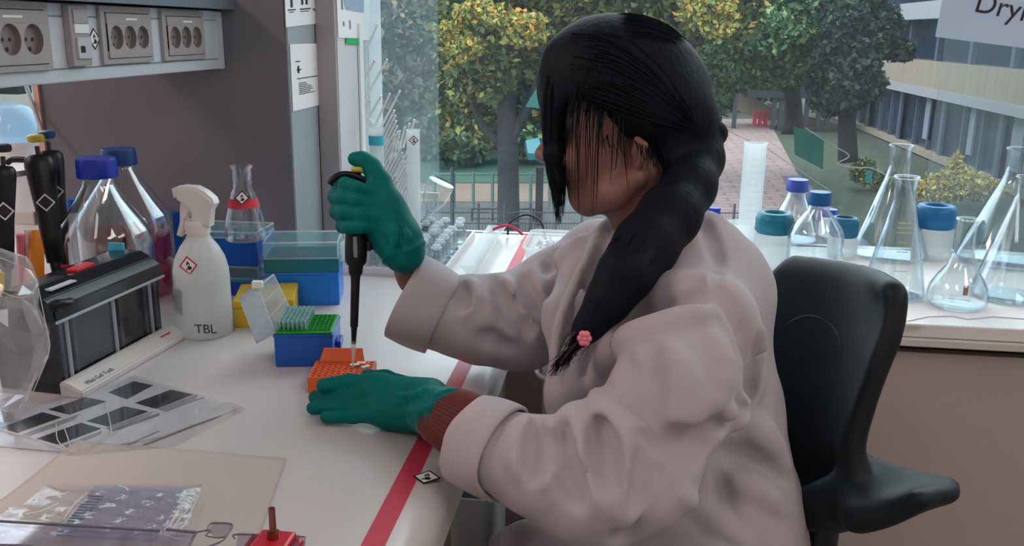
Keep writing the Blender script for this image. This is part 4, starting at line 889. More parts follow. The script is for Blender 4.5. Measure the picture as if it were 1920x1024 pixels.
bm = bmesh.new()
for pts in ([(0, 806), (62, 822), (137, 850)], [(105, 790), (108, 825), (128, 845)], [(198, 752), (206, 790), (210, 815)], [(120, 800), (133, 838)], [(395, 768), (425, 755), (458, 766), (440, 772)], [(242, 838), (330, 806), (415, 778)]): tube(bm, spline([onz(a, b, .9032) for a, b in pts], 4), .0007, 5)
obj('sleeve_creases', bm, M['film_glint'], pp)  # creases drawn pale, with the film's highlights in their colour
# --- paper towel, pouch, clear box lid and red knob in the foreground
def draped(name, q, z, m, parent=None, nu=24, nv=16, amp=.0012, th=.0006, seed=3):
    """quad (tl, tr, br, bl) of picture points as a slightly rippled thin sheet lying at height z"""
    A = [onz(a, b, z) for a, b in q]; bm = bmesh.new(); G_ = []
    for i in range(nu+1):
        row = []
        for j in range(nv+1):
            u, v = i/nu, j/nv; p = A[0].lerp(A[1], u).lerp(A[3].lerp(A[2], u), v)
            h = amp*(1+math.sin(u*9+v*5+seed)*.6+math.sin(v*13-u*4+seed*2)*.5); row.append(bm.verts.new((p.x, p.y, z+max(0, h))))
        G_.append(row)
    for i in range(nu):
        for j in range(nv): bm.faces.new((G_[i][j], G_[i][j+1], G_[i+1][j+1], G_[i+1][j]))
    r = bmesh.ops.extrude_face_region(bm, geom=list(bm.faces)); vs = [v for v in r['geom'] if isinstance(v, bmesh.types.BMVert)]
    for v in vs: v.co.z += th
    return obj(name, bm, m, parent, smooth=True)
tw = draped('paper_towel', [(145, 827), (537, 861), (455, 1090), (-160, 1065)], .9006, M['towel'], amp=.0008); tag(tw, 'beige paper towel lying flat on the bench in the foreground', 'paper towel')
gp = thing('gel_pouch', 'clear plastic pouch holding a flat gel cassette on the paper towel', 'pouch', (0, 0, 0))
bm = bmesh.new(); prism(bm, [onz(a, b, .905) for a, b in [(178, 922), (350, 922), (292, 1012), (108, 1004)]], (0, 0, .006)); bmesh.ops.recalc_face_normals(bm, faces=bm.faces); obj('gel_cassette', bm, M['gel'], gp)
bm = bmesh.new()
for k in range(15):
    a, b = 165-k*4.2, 930+k*5.2; tube(bm, [onz(a, b, .9114), onz(a+30-k*.3, b+1, .9114)], .0008, 5)
obj('comb_teeth', bm, mat('blue_grey_comb', (.22, .28, .38), .5), gp)
bm = bmesh.new(); rg = random.Random(4); cols_ = []
for i in range(49):
    row = []
    for j in range(33):
        u, v = i/48, j/32; a = (48+(380-48)*u)*(1-v)+(-40+(340+40)*u)*v+ (40*(1-v)*(1-u) if v < .4 else 0); b = 908+v*110
        e = min(u, 1-u, v, 1-v); z = .903+min(.0115, e*.10)+.0010*math.sin(u*31+v*9)+.0008*math.sin(v*37-u*21)+.0006*math.sin(u*70+v*50); row.append(bm.verts.new(onz(a, b, max(z, .9022))))
    cols_.append(row)
for i in range(48):
    for j in range(32): bm.faces.new((cols_[i][j], cols_[i][j+1], cols_[i+1][j+1], cols_[i+1][j]))
obj('pouch_film', bm, clear_mat('thin_film', (.98, .98, .99), base=.03, edge=.3, rough=.12, body=.03, power=1.5), gp, smooth=True)
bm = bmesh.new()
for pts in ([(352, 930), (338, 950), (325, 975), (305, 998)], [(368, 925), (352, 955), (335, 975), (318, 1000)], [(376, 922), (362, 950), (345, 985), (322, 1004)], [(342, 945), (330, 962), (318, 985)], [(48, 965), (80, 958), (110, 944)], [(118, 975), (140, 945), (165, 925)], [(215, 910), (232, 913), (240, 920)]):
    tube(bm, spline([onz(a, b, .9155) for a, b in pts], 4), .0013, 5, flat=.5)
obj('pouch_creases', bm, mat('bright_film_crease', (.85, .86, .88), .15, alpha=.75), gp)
cl = thing('clear_box_lid', 'clear acrylic lid with grey cut edges crossing the bottom left corner', 'lid', (0, 0, 0))
Zl = .935
bm = bmesh.new(); prism(bm, [onz(a, b, Zl) for a, b in [(-60, 972), (300, 997), (366, 1000), (340, 1060), (-60, 1100)]], (0, 0, .002)); obj('plate', bm, M['acrylic'], cl)
bm = bmesh.new()
for pts in ([(-60, 974), (300, 995)], [(312, 993), (368, 998)], [(368, 998), (340, 1050)], [(-60, 1021), (62, 1024)]): tube(bm, [onz(a, b, Zl+.002) for a, b in pts], .0013, 6)
for pts in ([(368, 998), (395, 994), (386, 1004), (402, 1008)], [(402, 1008), (422, 1006), (436, 984), (402, 981), (392, 985), (388, 996)], [(436, 984), (420, 1012), (388, 1026)], [(440, 1010), (446, 1002), (560, 1006), (571, 1012), (568, 1040)]): tube(bm, spline([onz(a, b, Zl+.002) for a, b in pts], 4), .0008, 6)
obj('cut_edge', bm, M['acryl_edge'], cl)
bm = bmesh.new(); prism(bm, [onz(a, b, Zl) for a, b in [(402, 981), (436, 984), (422, 1006), (404, 1008), (390, 998)]], (0, 0, .0015)); prism(bm, [onz(a, b, Zl) for a, b in [(446, 1002), (560, 1006), (568, 1060), (440, 1060)]], (0, 0, .0015)); obj('tab', bm, M['acrylic'], cl)
for sx_, sy_ in ((-40, 1000), (330, 1030)):
    p = onz(sx_, sy_, Zl); box('foot', (p.x-.002, p.y-.002, .9005), (p.x+.002, p.y+.002, Zl-.0002), M['acrylic'], cl)
p = onz(519, 1022, .93)
kn = thing('red_terminal', 'red electrode terminal with upright metal pin at the bottom edge', 'terminal', (p.x, p.y-.004, .9005))
bm = bmesh.new(); bx(bm, (-.026, -.024, 0), (.022, .014, .034), 0, .004); bx(bm, (-.016, -.02, .034), (.016, .012, .040), 0, .003); obj('housing', bm, M['red'], kn)
rod('pin', [(0, -.002, .038), (0, -.002, .068)], [.0032, .0028], M['gold'], kn, 14); rod('collar', [(0, -.002, .040), (0, -.002, .046)], .0055, M['gold'], kn, 6)
# ================================================================== BACK OF THE BENCH: drying rack, cylinders, glassware tray
dr = thing('drying_rack', 'white peg drying rack fixed behind the pillar, pegs slanting up', 'drying rack', (0, 0, 0))
Yr = 1.99
box('back_plate', (XC+.001, Yr+.01, 1.0), (XC+.006, Yr+.035, 1.37), M['whiteprint'], dr); box('back_rail', (XC+.006, Yr+.012, .985), (XC+.18, Yr+.02, 1.0), M['whiteprint'], dr, .001); box('support', (XC+.006, Yr+.012, .9), (XC+.014, Yr+.02, .985), M['whiteprint'], dr)
pegs = [((686, 95), (708, 45)), ((686, 145), (703, 112)), ((686, 184), (726, 111)), ((690, 222), (715, 180)), ((702, 238), (731, 175)), ((714, 240), (750, 170)), ((688, 218), (704, 240)), ((686, 200), (694, 186))]
for k in range(17):
    bx_ = 693+2.6*k; by_ = 300+8.2*k; ln_ = 62-1.3*k if k < 9 else 52-1.0*(k-9); pegs.append(((bx_, by_), (bx_+ln_*.62+8, by_-ln_*1.35-10)))
for k in range(10): pegs.append(((740+2.2*k, 330+9*k), (764+2.4*k, 283+8.5*k)))
for k in range(5): pegs.append(((732+8*k, 300-8*k), (737+9*k+4, 252-7*k)))
for a, b in pegs: rod('peg', [ony(a[0], a[1], Yr+.004), ony(b[0], b[1], Yr-.02)], [.0028, .0026], M['whiteprint'], dr, 6)
def cyl(name, label, px, top, hw, D, base_hw, m, z0=.9, bands=()):
    t, c, pf = glassware(name, label, 'cylinder', px, D, [(base_hw, None), (base_hw, 500), (hw, 498), (hw, top+3), (hw*1.06, top)], m, z0, seg=32, foot=.002)
    return t, c, pf
def cyl2(label, px, top, hw, D, m, tilt=0, z0=.9):
    c, pf = vessel(px, D, [(hw, None), (hw, top)], z0); r, h = pf[0][0], pf[1][1]; t = thing('measuring_cylinder', label, 'measuring cylinder', c)
    turned('base', [(0, 0), (r*1.9, 0), (r*1.9, .004), (r*1.1, .010), (0, .010)], m, t, 6)
    turned('body', shell([(r, .0105), (r, h-.003), (r*1.08, h)], .0015), m, t, 32)
    bm = bmesh.new()
    for k in range(12):
        z = .03+k*(h-.05)/12; N = 6; w_ = .6 if k % 3 == 0 else .3
        vs = [(r*1.01*math.sin(a), -r*1.01*math.cos(a), z) for a in [(-.4+w_*j/N*2) for j in range(N+1)]]; tube(bm, vs, .0003, 4)
    obj('graduation', bm, M['paper_grey'], t); return t, c, r, h
t, c, r, h = cyl2('tall white plastic measuring cylinder nearest the hazard sticker, before the peg rack', 778, 243, 12, 1.93, M['milky2'])
diamond('hazard_sticker', (.004, -r*1.03, ony(785, 262, c.y).z-.9), (1, .3, 0), (0, 0, 1), .010, t)
t, c, r, h = cyl2('white plastic measuring cylinder with a blue ring beside the pillar', 711, 240, 12.5, 1.96, M['milky2'])
zb_ = ony(711, 272, c.y).z-.9; turned('blue_ring', [(r*1.09, zb_), (r*1.1, zb_+.001), (r*1.1, zb_+.018), (r*1.09, zb_+.019)], M['lightblue'], t)
tr_ = thing('glassware_tray', 'shallow white plastic tray full of clear glassware on the bench by the window', 'tray', (0, 0, 0))
T0 = onz(640, 514); x0_, x1_, y0_, y1_ = -.585, -.335, T0.y, 2.0
bm = bmesh.new(); bx(bm, (x0_, y0_, .9002), (x1_, y1_, .903)); bx(bm, (x0_, y0_, .903), (x1_, y0_+.005, .916), 0, .001); bx(bm, (x0_, y1_-.005, .903), (x1_, y1_, .916), 0, .001); bx(bm, (x0_, y0_+.005, .903), (x0_+.005, y1_-.005, .916)); bx(bm, (x1_-.005, y0_+.005, .903), (x1_, y1_-.005, .916)); obj('tray_body', bm, M['white'], tr_)
first = None; rg = random.Random(11)
for i in range(6):
    for j in range(7):
        X = x0_+.05+i*.036+rg.uniform(-.004, .004); Y = y0_+.03+j*.043+rg.uniform(-.005, .005)
        if i < 2 and j > 4: continue
        if first is None:
            t = thing('glass_vial', 'small clear glass vial standing among the others in the white tray', 'vial', (X, Y, .9035), 0, 'glass vials in the white tray'); first = t
            turned('body', shell([(.0125, 0), (.013, .002), (.013, .036), (.009, .041), (.009, .048), (.0105, .0485), (.0105, .051)], .0012), M['glass_dk'], t, 18)
            turned('stopper', [(0, .046), (.0075, .046), (.0085, .052), (.0085, .056), (0, .056)], M['milky2'], t, 14)
        else:
            t = copy_tree(first); t.location = (X, Y, .9035)
ch = thing('clear_channel', 'long clear plastic V-shaped channel lying toward the window beside the tray', 'channel', (0, 0, 0))
A, B = onz(868, 520, .905), onz(932, 440, .905); A = onz(880, 520, .904)
bm = bmesh.new(); d = (B-A); nrm = Vector((1, 0, 0)); P3 = [A, A+Vector((.020, 0, .022)), A+Vector((.022, 0, .022)), A+Vector((.002, 0, -.002)), A+Vector((-.018, 0, .022)), A+Vector((-.020, 0, .022))]
prism(bm, [P3[k] for k in (0, 1, 2, 3, 4, 5)][::1], d); obj('channel', bm, M['milky2'], ch)
# upturned flask on a black stopper
q = ony(797, 432, 1.93)
st_ = thing('black_stopper', 'black rubber stopper holding the tilted flask above a clear block', 'stopper', (q.x, 1.93, ony(797, 433, 1.93).z))
turned('stopper', [(0, 0), (.008, 0), (.009, .012), (.014, .013), (.0145, .024), (0, .024)], M['black_matt'], st_, 18)
zt_ = st_.location.z; o = thing('clear_block', 'clear plastic block under the black stopper at the window', 'block', (q.x, 1.93, .9)); box('block', (-.02, -.02, .0005), (.05, .025, zt_-.9-.0005), M['milky2'], o, .003)
fl = thing('upturned_flask', 'small clear flask tilted upside down on the black stopper', 'flask', (q.x, 1.93, zt_+.0245)); fl.rotation_euler = (0, .42, 0)
turned('body', [(.006, 0), (.007, .006), (.009, .02), (.0265, .05), (.030, .082), (.029, .094), (.024, .0965), (0, .0965)], M['glass_dk'], fl, 32)
# cables and tub by the tape
o = rod('black_cable', spline([ony(952, 440, 2.03), ony(956, 418, 2.025), ony(985, 403, 2.02), ony(1012, 414, 2.025), ony(1022, 440, 2.03)], 8), .0026, M['cable']); tag(o, 'thin black cable looping up at the window end of the bench', 'cable')
o = rod('red_cable', spline([ony(916, 437, 2.02), ony(930, 428, 2.015), ony(950, 423, 2.01), ony(968, 430, 2.015), ony(980, 440, 2.02)], 8), .0032, mat('red_cable_rubber', (.6, .03, .09), .45)); tag(o, 'red cable lying in an arc in front of the black cable', 'cable')
tub = thing('storage_tub', 'white plastic tub with rounded corners and crumpled film inside, right of the tape', 'tub', (-.138, 1.80, .9005))
def rrect(w, d, r, n=5):
    out = []
    for cx_, cy_, a0 in ((w-r, d-r, 0), (-w+r, d-r, PI/2), (-w+r, -d+r, PI), (w-r, -d+r, 1.5*PI)):
        for k in range(n+1): a = a0+PI/2*k/n; out.append((cx_+r*math.cos(a), cy_+r*math.sin(a)))
    return out
def tubmesh(bm, w, d, h, r, t=.003, taper=.85, lip=.006):
    lv = [(taper, 0, 0), (1, h, 0), (1, h, lip), (1, h+.004, lip), (1, h+.004, -t), (taper, t, -t)]
    rings = []
    for s_, z, off in lv: rings.append([bm.verts.new((x*s_+(math.copysign(off, x)), y*s_+math.copysign(off, y), z)) for x, y in rrect(w, d, r)])
    for a, b in zip(rings, rings[1:]):
        n = len(a)
        for k in range(n): bm.faces.new((a[k], a[(k+1) % n], b[(k+1) % n], b[k]))
    bm.faces.new(rings[0][::-1]); bm.faces.new(rings[-1])
bm = bmesh.new(); tubmesh(bm, .052, .085, .045, .02); obj('tub_body', bm, M['milky2'], tub, auto=.6)
bm = bmesh.new(); rg = random.Random(2); g = [[bm.verts.new((-.04+.08*i/10, -.07+.14*j/14, .028+rg.uniform(-.012, .014))) for j in range(15)] for i in range(11)]
for i in range(10):
    for j in range(14): bm.faces.new((g[i][j], g[i][j+1], g[i+1][j+1], g[i+1][j]))
obj('film', bm, M['film'], tub)
# ================================================================== WINDOW LEDGE
ln_px = [(1380, 470), (1920, 490), (1990, 603), (1860, 594), (1815, 599), (1785, 593), (1740, 594), (1700, 603), (1600, 590), (1420, 575), (1200, 560), (1200, 470)]
o = slab('ledge_liner', [onz(a, b, .9006) for a, b in ln_px], (0, 0, .0012), M['paper']); tag(o, 'white absorbent paper liner with wavy front edge on the window ledge', 'liner')
zl = .9025
def erl(label, px, D, top, nh, rim, nk, base, sh, wideb=None, m='glass', marks=False):
    """conical flask: rim row, neck end row, rim and neck half widths, base half width, row where the base curve starts"""
    c, pf = vessel(px, D, [(base, None), (base, sh), (nk, nh), (nk, top+7), (rim, top+1), (rim, top)], zl); t = thing('erlenmeyer_flask', label, 'flask', c, 0, None)
    (rb_, _), (_, zs), (rn, zn), (_, z3), (rr_, z4), (_, z5) = pf
    zs = max(zs, rb_*.18)
    prof = [(rb_*.86, 0), (rb_*.96, zs*.25), (rb_, zs*.7), (rb_*.985, zs)]+[(rb_*.985+(rn-rb_*.985)*q, zs+(zn-zs)*(q**.96)) for q in (.25, .5, .75, .92)]+[(rn, zn+.006), (rn, z3), (rr_, z4), (rr_, z5)]
    turned('body', shell(prof, .0016), M[m], t, 48)
    turned('rim', [(rr_-.002, z5-.001), (rr_+.0008, z5-.001), (rr_+.001, z5+.001), (rr_, z5+.0024), (rr_-.002, z5+.002)], M['glass_dk'], t, 48)
    if marks:
        bm = bmesh.new()
        for k in range(6):
            q = .28+.1*k; rr2 = (rb_*.985+(rn-rb_*.985)*q)+.0006; z = zs+(zn-zs)*q; tube(bm, [(rr2*math.sin(a), -rr2*math.cos(a), z) for a in [-.35+.5*j/6 for j in range(7)]], .0008, 4)
        for k in range(3):
            q = .68+.05*k; rr2 = (rb_*.985+(rn-rb_*.985)*q)+.0006; z = zs+(zn-zs)*q; tube(bm, [(rr2*math.sin(a), -rr2*math.cos(a), z) for a in [-.5+.9*j/6 for j in range(7)]], .0012, 4)
        obj('graduation', bm, M['cuptext'], t)
    return t
erl('tall conical flask standing behind the one with yellow print, rim topmost on the ledge', 1665, 1.86, 273, 322, 21, 19, 68, 490, m='glass_dk')
erl('conical flask with yellow graduation print in front of the tallest flask', 1673, 1.645, 332, 375, 22, 19, 57, 545, m='glass_dk', marks=True)
erl('tall conical flask at the right edge of the photo, against the glass', 1880, 1.83, 279, 330, 22, 20, 84, 500, m='glass_dk')
erl('conical flask at the right edge of the photo, nearer to the ledge front', 1895, 1.64, 332, 372, 22, 20, 72, 545, m='glass_dk')
c, pf = vessel(1792, 1.59, [(54, None), (54, 560), (17, 470), (17, 418), (18, 411)], zl); t = thing('round_flask', 'small round-bottomed style flask with straight neck at the front of the ledge', 'flask', c)
R_ = pf[0][0]; zn = pf[2][1]; prof = [(R_*.8, 0), (R_*.98, .008), (R_, .02), (R_*.93, .036), (R_*.72, .055), (R_*.48, .072), (pf[2][0]*1.05, zn), (pf[2][0], zn+.01), (pf[2][0], pf[3][1]), (pf[4][0]*1.05, pf[4][1])]
turned('body', shell(prof, .0014), M['glass_dk'], t, 44); box('brown_print', (-.006, -R_*.80, .030), (.002, -R_*.79, .047), mat('amber_print', (.55, .38, .25), .6), t)
turned('rim', [(pf[4][0]*1.0, pf[4][1]-.001), (pf[4][0]*1.15, pf[4][1]), (pf[4][0]*1.1, pf[4][1]+.002), (pf[4][0]*.95, pf[4][1]+.002)], M['glass_dk'], t, 36)
def lidjar(label, px, D, l0, l1, lw, bw, lm, hole=True):
    c, pf = vessel(px, D, [(bw, None), (bw, l1), (lw, l1-3), (lw, l0+13), (lw*.86, l0+6)], zl); t = thing('screw_top_jar', label, 'jar', c)
    rb_, zl1 = pf[0][0], pf[1][1]; rl = pf[2][0]; z1 = pf[2][1]; z2 = pf[3][1]; z3 = pf[4][1]+.004
    turned('body', shell([(rb_*.94, 0), (rb_, .005), (rb_, zl1-.006), (rb_*.93, zl1)], .002), M['milky2'], t, 40)
    turned('lid', [(rl*.90, zl1+.0003), (rl, z1+.002), (rl, z2), (rl*.88, z3), (rl*.62, z3+.001), (rl*.56, z3-.003), (rl*.56, z1+.002), (0, z1+.002)], lm, t, 40, auto=1.2)
    return t
lidjar('white jar with teal ring lid nearest the person, on the ledge', 1444, 1.78, 396, 436, 34.5, 34, M['teallid'])
lidjar('white jar with teal ring lid behind the blue-capped bottle', 1577, 1.86, 405, 443, 26, 27, mat('deep_teal_lid', (.0, .13, .26), .4))
lidjar('white jar with blue ring lid between the tall flasks', 1744, 1.85, 382, 426, 36, 35, M['bluelid'])
capbottle('reagent_bottle', 'clear bottle with blue cap at the back, left of the front blue-capped bottle', 1486, 1.95, [(42, None), (42, 425), (34, 402), (18, 368), (17, 360)], [(20, 358), (19, 336)], M['blue_dark'], M['glass_dk'], z0=zl)
capbottle('reagent_bottle', 'clear round-shouldered bottle with blue cap in front of the two teal lids', 1521, 1.72, [(50, None), (50, 440), (44, 424), (19, 392), (18, 384)], [(21, 383), (19.5, 359)], mat('mid_blue_cap', (.0, .11, .34), .4), M['glass_dk'], z0=zl)
capbottle('reagent_bottle', 'short bottle with dark blue cap mostly hidden behind the clear bottle', 1552, 1.96, [(18, None), (18, 420), (13, 410)], [(14, 406), (13.5, 392)], M['blue_dark'], M['milky2'], z0=zl)
capbottle('reagent_bottle', 'small bottle with violet blue cap just behind the person\'s shoulder', 1334, 1.93, [(13, None), (13, 415), (10, 405)], [(12, 402), (12, 389)], mat('violet_blue_cap', (.02, .02, .42), .4), M['milky2'], z0=zl)
t, c, r, h = cyl2('tall frosted plastic measuring cylinder right of the person\'s ponytail', 1402, 267, 20.5, 1.95, M['milky2'], z0=zl)
c, pf = vessel(1382, 1.80, [(24, None), (27, 420), (28, 417)], zl); t = thing('plastic_beaker', 'frosted plastic beaker between the person\'s shoulder and the teal-lidded jar', 'beaker', c)
turned('body', shell([(pf[0][0], 0), (pf[1][0], pf[1][1]), (pf[2][0]*1.04, pf[2][1])], .0015), M['milky2'], t, 36)
o = box('white_clip', tuple(onz(1698, 616, .8765)+Vector((0, -.001, .024))), tuple(onz(1698, 616, .8765)+Vector((.025, .010, .030))), M['paper'], None, .001)
bpy.data.objects.remove(o)
p = onz(1700, 612, .9); o = box('white_clip', (p.x, p.y+.002, .9004), (p.x+.03, p.y+.012, .9045), M['paper'], None, .001); tag(o, 'small white plastic clip at the front edge of the window ledge', 'clip')
# ================================================================== BELOW THE BENCH
P = dep(1108, 740, 1.36); hb = ony(1030, 702, P.y).z
bn = thing('waste_bin', 'white plastic bin with rounded rim standing behind the person\'s lap', 'bin', (P.x+.01, 1.405, 0))
bm = bmesh.new(); tubmesh(bm, .09, .075, hb, .04, taper=.8, lip=.012); obj('bin_body', bm, mat('white_bin_plastic', (.62, .64, .66), .3), bn, auto=.7)
bm = bmesh.new(); tube(bm, [(x, y, hb-.03) for x, y in rrect(.101, .086, .045)]+[(.101-.0001, .041, hb-.03)], .004, 6); obj('rim_bead', bm, M['white'], bn)
P = dep(955, 960, 1.24); hb = ony(900, 932, P.y).z
bn = thing('waste_bin', 'narrow pale plastic bin with handle under the bench edge by the sleeve', 'bin', (P.x-.05, P.y+.05, 0))
bm = bmesh.new(); tubmesh(bm, .03, .06, hb, .02, taper=.9, lip=.006); obj('bin_body', bm, mat('pale_bin_plastic', (.50, .55, .57), .35), bn, auto=.7)
# ================================================================== CHAIR
chr_ = thing('swivel_chair', 'black moulded saddle-style swivel chair with winged backrest behind the person', 'chair', (0, 0, 0))
fl_ = Field((.10, .80, .50), (.62, 1.55, 1.13), .005)
RWS = [((1492, 494, 1.29), (1668, 543, 1.07)), ((1462, 520, 1.29), (1680, 560, 1.06)), ((1436, 570, 1.29), (1672, 620, 1.055)), ((1424, 660, 1.28), (1650, 680, 1.055)), ((1424, 760, 1.27), (1618, 770, 1.06)), ((1440, 850, 1.25), (1600, 835, 1.065)), ((1466, 920, 1.22), (1606, 890, 1.06)), ((1490, 975, 1.18), (1600, 955, 1.06))]
Ls = spline([dep(*a) for a, b in RWS], 8); Rs = spline([dep(*b) for a, b in RWS], 8)
for i, (a, b) in enumerate(zip(Ls, Rs)):
    n = 30
    for j in range(n+1):
        u = j/n; p = a.lerp(b, u)+Vector((.030*math.sin(PI*u), .010*math.sin(PI*u), 0)); fl_.seg(np.array(p), np.array(p), .0115, k=.006)
for (x0, y0, d0, x1, y1, d1, dip) in [(1600, 868+14*q, 1.10-.010*q, 1782-16*max(0, q-4), 912+3.2*q, 1.045-.008*q, .006) for q in [k*.5 for k in range(0, 16)]]:
    a, b = dep(x0, y0, d0), dep(x1, y1, d1)
    for j in range(31):
        u = j/30; q_ = a.lerp(b, u); q_.z -= dip*math.sin(PI*u); fl_.seg(np.array(q_), np.array(q_), .0085+.006*(1-u), k=.006)
fl_.chain([pr(1490, 960, 1.15, 36), pr(1550, 950, 1.10, 38), pr(1598, 930, 1.07, 36)], k=.03)
fl_.chain([pr(1480, 990, 1.2, 30), pr(1500, 1010, 1.2, 34)], k=.02)
cs, cq = fl_.mesh('shell', 3)
shl = link('backrest', raw_mesh('backrest', [(cs, cq)]), M['chair'], chr_, True)
pts = []
for a, b in ((1447, 640), (1470, 612), (1510, 593), (1545, 600), (1568, 622), (1578, 660), (1572, 710), (1560, 760), (1550, 810), (1541, 868)):
    h_ = fl_.hit(a, b, .9, 1.5)
    if h_ is not None: pts.append(h_-np.array(ray(a, b))*.0002)
bm = bmesh.new(); tube(bm, spline(pts, 4), .0018, 6); obj('seam', bm, M['black_matt'], shl)
sc = dep(1330, 1085, 1.15); scx, scy = sc.x, sc.y
fs_ = Field((scx-.32, scy-.30, .44), (scx+.25, scy+.30, .66), .008)
fs_.chain([(scx-.16, scy, .565, .055), (scx+.05, scy, .565, .07)], k=.03, sq=(1, 2.2, .75))
st_m = raw_mesh('seat', [fs_.mesh('seat', 2)]); link('seat', st_m, M['chair'], chr_, True)
rod('back_post', spline([dep(1535, 985, 1.17), dep(1528, 1040, 1.17), Vector((scx+.12, scy, .53)), Vector((scx+.02, scy, .50))], 5), .026, M['black'], chr_, 14)
rod('gas_column', [(scx, scy, .08), (scx, scy, .50)], .025, M['metal'], chr_, 18)
for k in range(5):
    a = 2*PI*k/5+.3; e = Vector((scx+.28*math.cos(a), scy+.28*math.sin(a), .065)); lg = rod('leg', [(scx, scy, .10), e], [.026, .016], M['black'], chr_, 10)
    w_ = turned('caster', [(0, -.012), (.026, -.012), (.028, -.008), (.028, .008), (.026, .012), (0, .012)], M['black_matt'], chr_, 18, M4=basis(e-Vector((0, 0, .036)), (0, 0, 1), (math.cos(a), math.sin(a), 0)))
# ================================================================== PERSON
per_lb = 'person with long black ponytail in pinkish white lab coat, pipetting with green gloved hands'
# ---- coat distance field
cf = Field((-.32, .72, .55), (.47, 1.52, 1.16), .0042)
body_rows = [pr(1256, 600, 1.15, 179), pr(1285, 780, 1.15, 170), pr(1308, 950, 1.15, 180), pr(1325, 1080, 1.15, 195)]
cf.chain(body_rows, k=.03, sq=(1, 1.12, 1))
cf.chain([pr(1300, 510, 1.14, 104), pr(1330, 540, 1.16, 108)], k=.05)
cf.chain([pr(1228, 468, 1.15, 70), pr(1240, 520, 1.15, 110)], k=.04, sq=(1, 1.25, 1))
NA = [pr(1322, 612, 1.00, 92), pr(1262, 740, .945, 112), pr(1180, 880, .92, 118), pr(1120, 915, .918, 108), pr(1030, 880, .93, 92), pr(905, 838, .945, 76)]
FA = [pr(1132, 500, 1.32, 84), pr(1050, 560, 1.29, 90), pr(975, 602, 1.26, 88), pr(900, 600, 1.245, 78), pr(830, 588, 1.24, 72)]
cf.chain([pr(1270, 560, 1.12, 90), NA[0]], k=.05); cf.chain(NA, k=.022)
cf.chain([pr(1215, 540, 1.2, 100), FA[0]], k=.05); cf.chain(FA, k=.022)
cf.chain([pr(1290, 1090, 1.13, 150), pr(1100, 1100, 1.12, 115), pr(995, 1090, 1.12, 98)], k=.04, sq=(1, 1.25, 1))
cf.chain([pr(1095, 480, 1.2, 40), pr(1065, 600, 1.13, 38), pr(1066, 740, 1.1, 36), pr(1066, 860, 1.1, 36)], k=.03)
# collar and lapels round the neck
cf.chain([pr(1140, 425, 1.20, 17), pr(1095, 520, 1.10, 14), pr(1065, 610, 1.06, 13), pr(1048, 700, 1.05, 12)], k=.012)
cf.chain([pr(1330, 412, 1.20, 18), pr(1335, 425, 1.12, 18), pr(1290, 455, 1.06, 15), pr(1215, 470, 1.045, 14), pr(1150, 520, 1.04, 12)], k=.014)
V0 = cf.V.copy()
def ridge(pts, r=.010, sink=.70, k=.008): cf.fold(pts, r*1.55, .70 if sink > .4 else .5, .008, 'add', V0)
def groove(pts, r=.007, sink=.35, k=.012): cf.fold(pts, r*.8, .25, .016, 'sub', V0)
# shoulder and sleeve head
groove([(1104, 700), (1130, 655), (1172, 618), (1230, 585), (1290, 562), (1330, 550)], .011)
ridge([(1110, 725), (1140, 675), (1190, 640), (1260, 612), (1330, 590)], .013)
ridge([(1130, 600), (1190, 565), (1260, 540), (1320, 522)], .012)
groove([(1345, 540), (1382, 590), (1402, 650), (1404, 710), (1385, 765)], .006)
groove([(1319, 412), (1334, 440), (1344, 480), (1346, 530)], .004, .2, .006)
ridge([(1428, 600), (1416, 690), (1390, 760), (1350, 810)], .009)
# upper arm to elbow
groove([(1165, 660), (1190, 720), (1215, 790), (1228, 830)], .013); groove([(1215, 650), (1225, 700), (1240, 760)], .008)
ridge([(1115, 730), (1140, 790), (1185, 830), (1250, 840)], .014); ridge([(1260, 660), (1290, 740), (1270, 810)], .012); ridge([(1330, 620), (1350, 700), (1335, 770)], .010)
groove([(1385, 775), (1330, 815), (1290, 850), (1240, 915), (1190, 985), (1170, 1015)], .013, .5)
groove([(1300, 815), (1245, 830), (1200, 826)], .009)
# forearm folds
for pts, r in (([(1108, 770), (1085, 782), (1072, 800), (1082, 850), (1100, 905), (1130, 950)], .011), ([(1150, 800), (1180, 860), (1185, 920), (1165, 975)], .012), ([(1030, 795), (1035, 840), (1028, 880), (1020, 905)], .009), ([(985, 790), (990, 830), (1010, 870)], .008), ([(960, 800), (968, 850), (985, 905)], .007)): ridge(pts, r)
for pts, r in (([(1060, 800), (1058, 850), (1070, 900), (1085, 940)], .009), ([(1125, 790), (1130, 850), (1145, 910)], .010), ([(1005, 800), (1008, 850), (1003, 890)], .007), ([(1205, 850), (1215, 900), (1200, 950)], .008)): groove(pts, r)
# torso
ridge([(1360, 765), (1400, 800), (1440, 835), (1470, 880)], .013); groove([(1330, 850), (1400, 862), (1455, 900)], .012); ridge([(1340, 900), (1410, 915), (1470, 960)], .012); groove([(1345, 880), (1358, 940), (1366, 1010)], .007)
groove([(1420, 640), (1402, 730), (1375, 790)], .006); ridge([(1280, 930), (1330, 965), (1390, 1015)], .010)
# far sleeve
for pts, r in (([(948, 530), (962, 560), (990, 600), (1008, 618)], .011), ([(1000, 505), (1010, 545), (1040, 580)], .009), ([(880, 530), (884, 560), (870, 600)], .008), ([(1060, 460), (1050, 500), (1030, 540)], .008)): ridge(pts, r)
for pts, r in (([(925, 520), (940, 560), (965, 595), (990, 622)], .009), ([(980, 520), (990, 560), (1020, 600)], .007), ([(865, 540), (866, 570)], .006), ([(1040, 470), (1028, 510)], .006), ([(900, 630), (960, 655)], .008)): groove(pts, r)
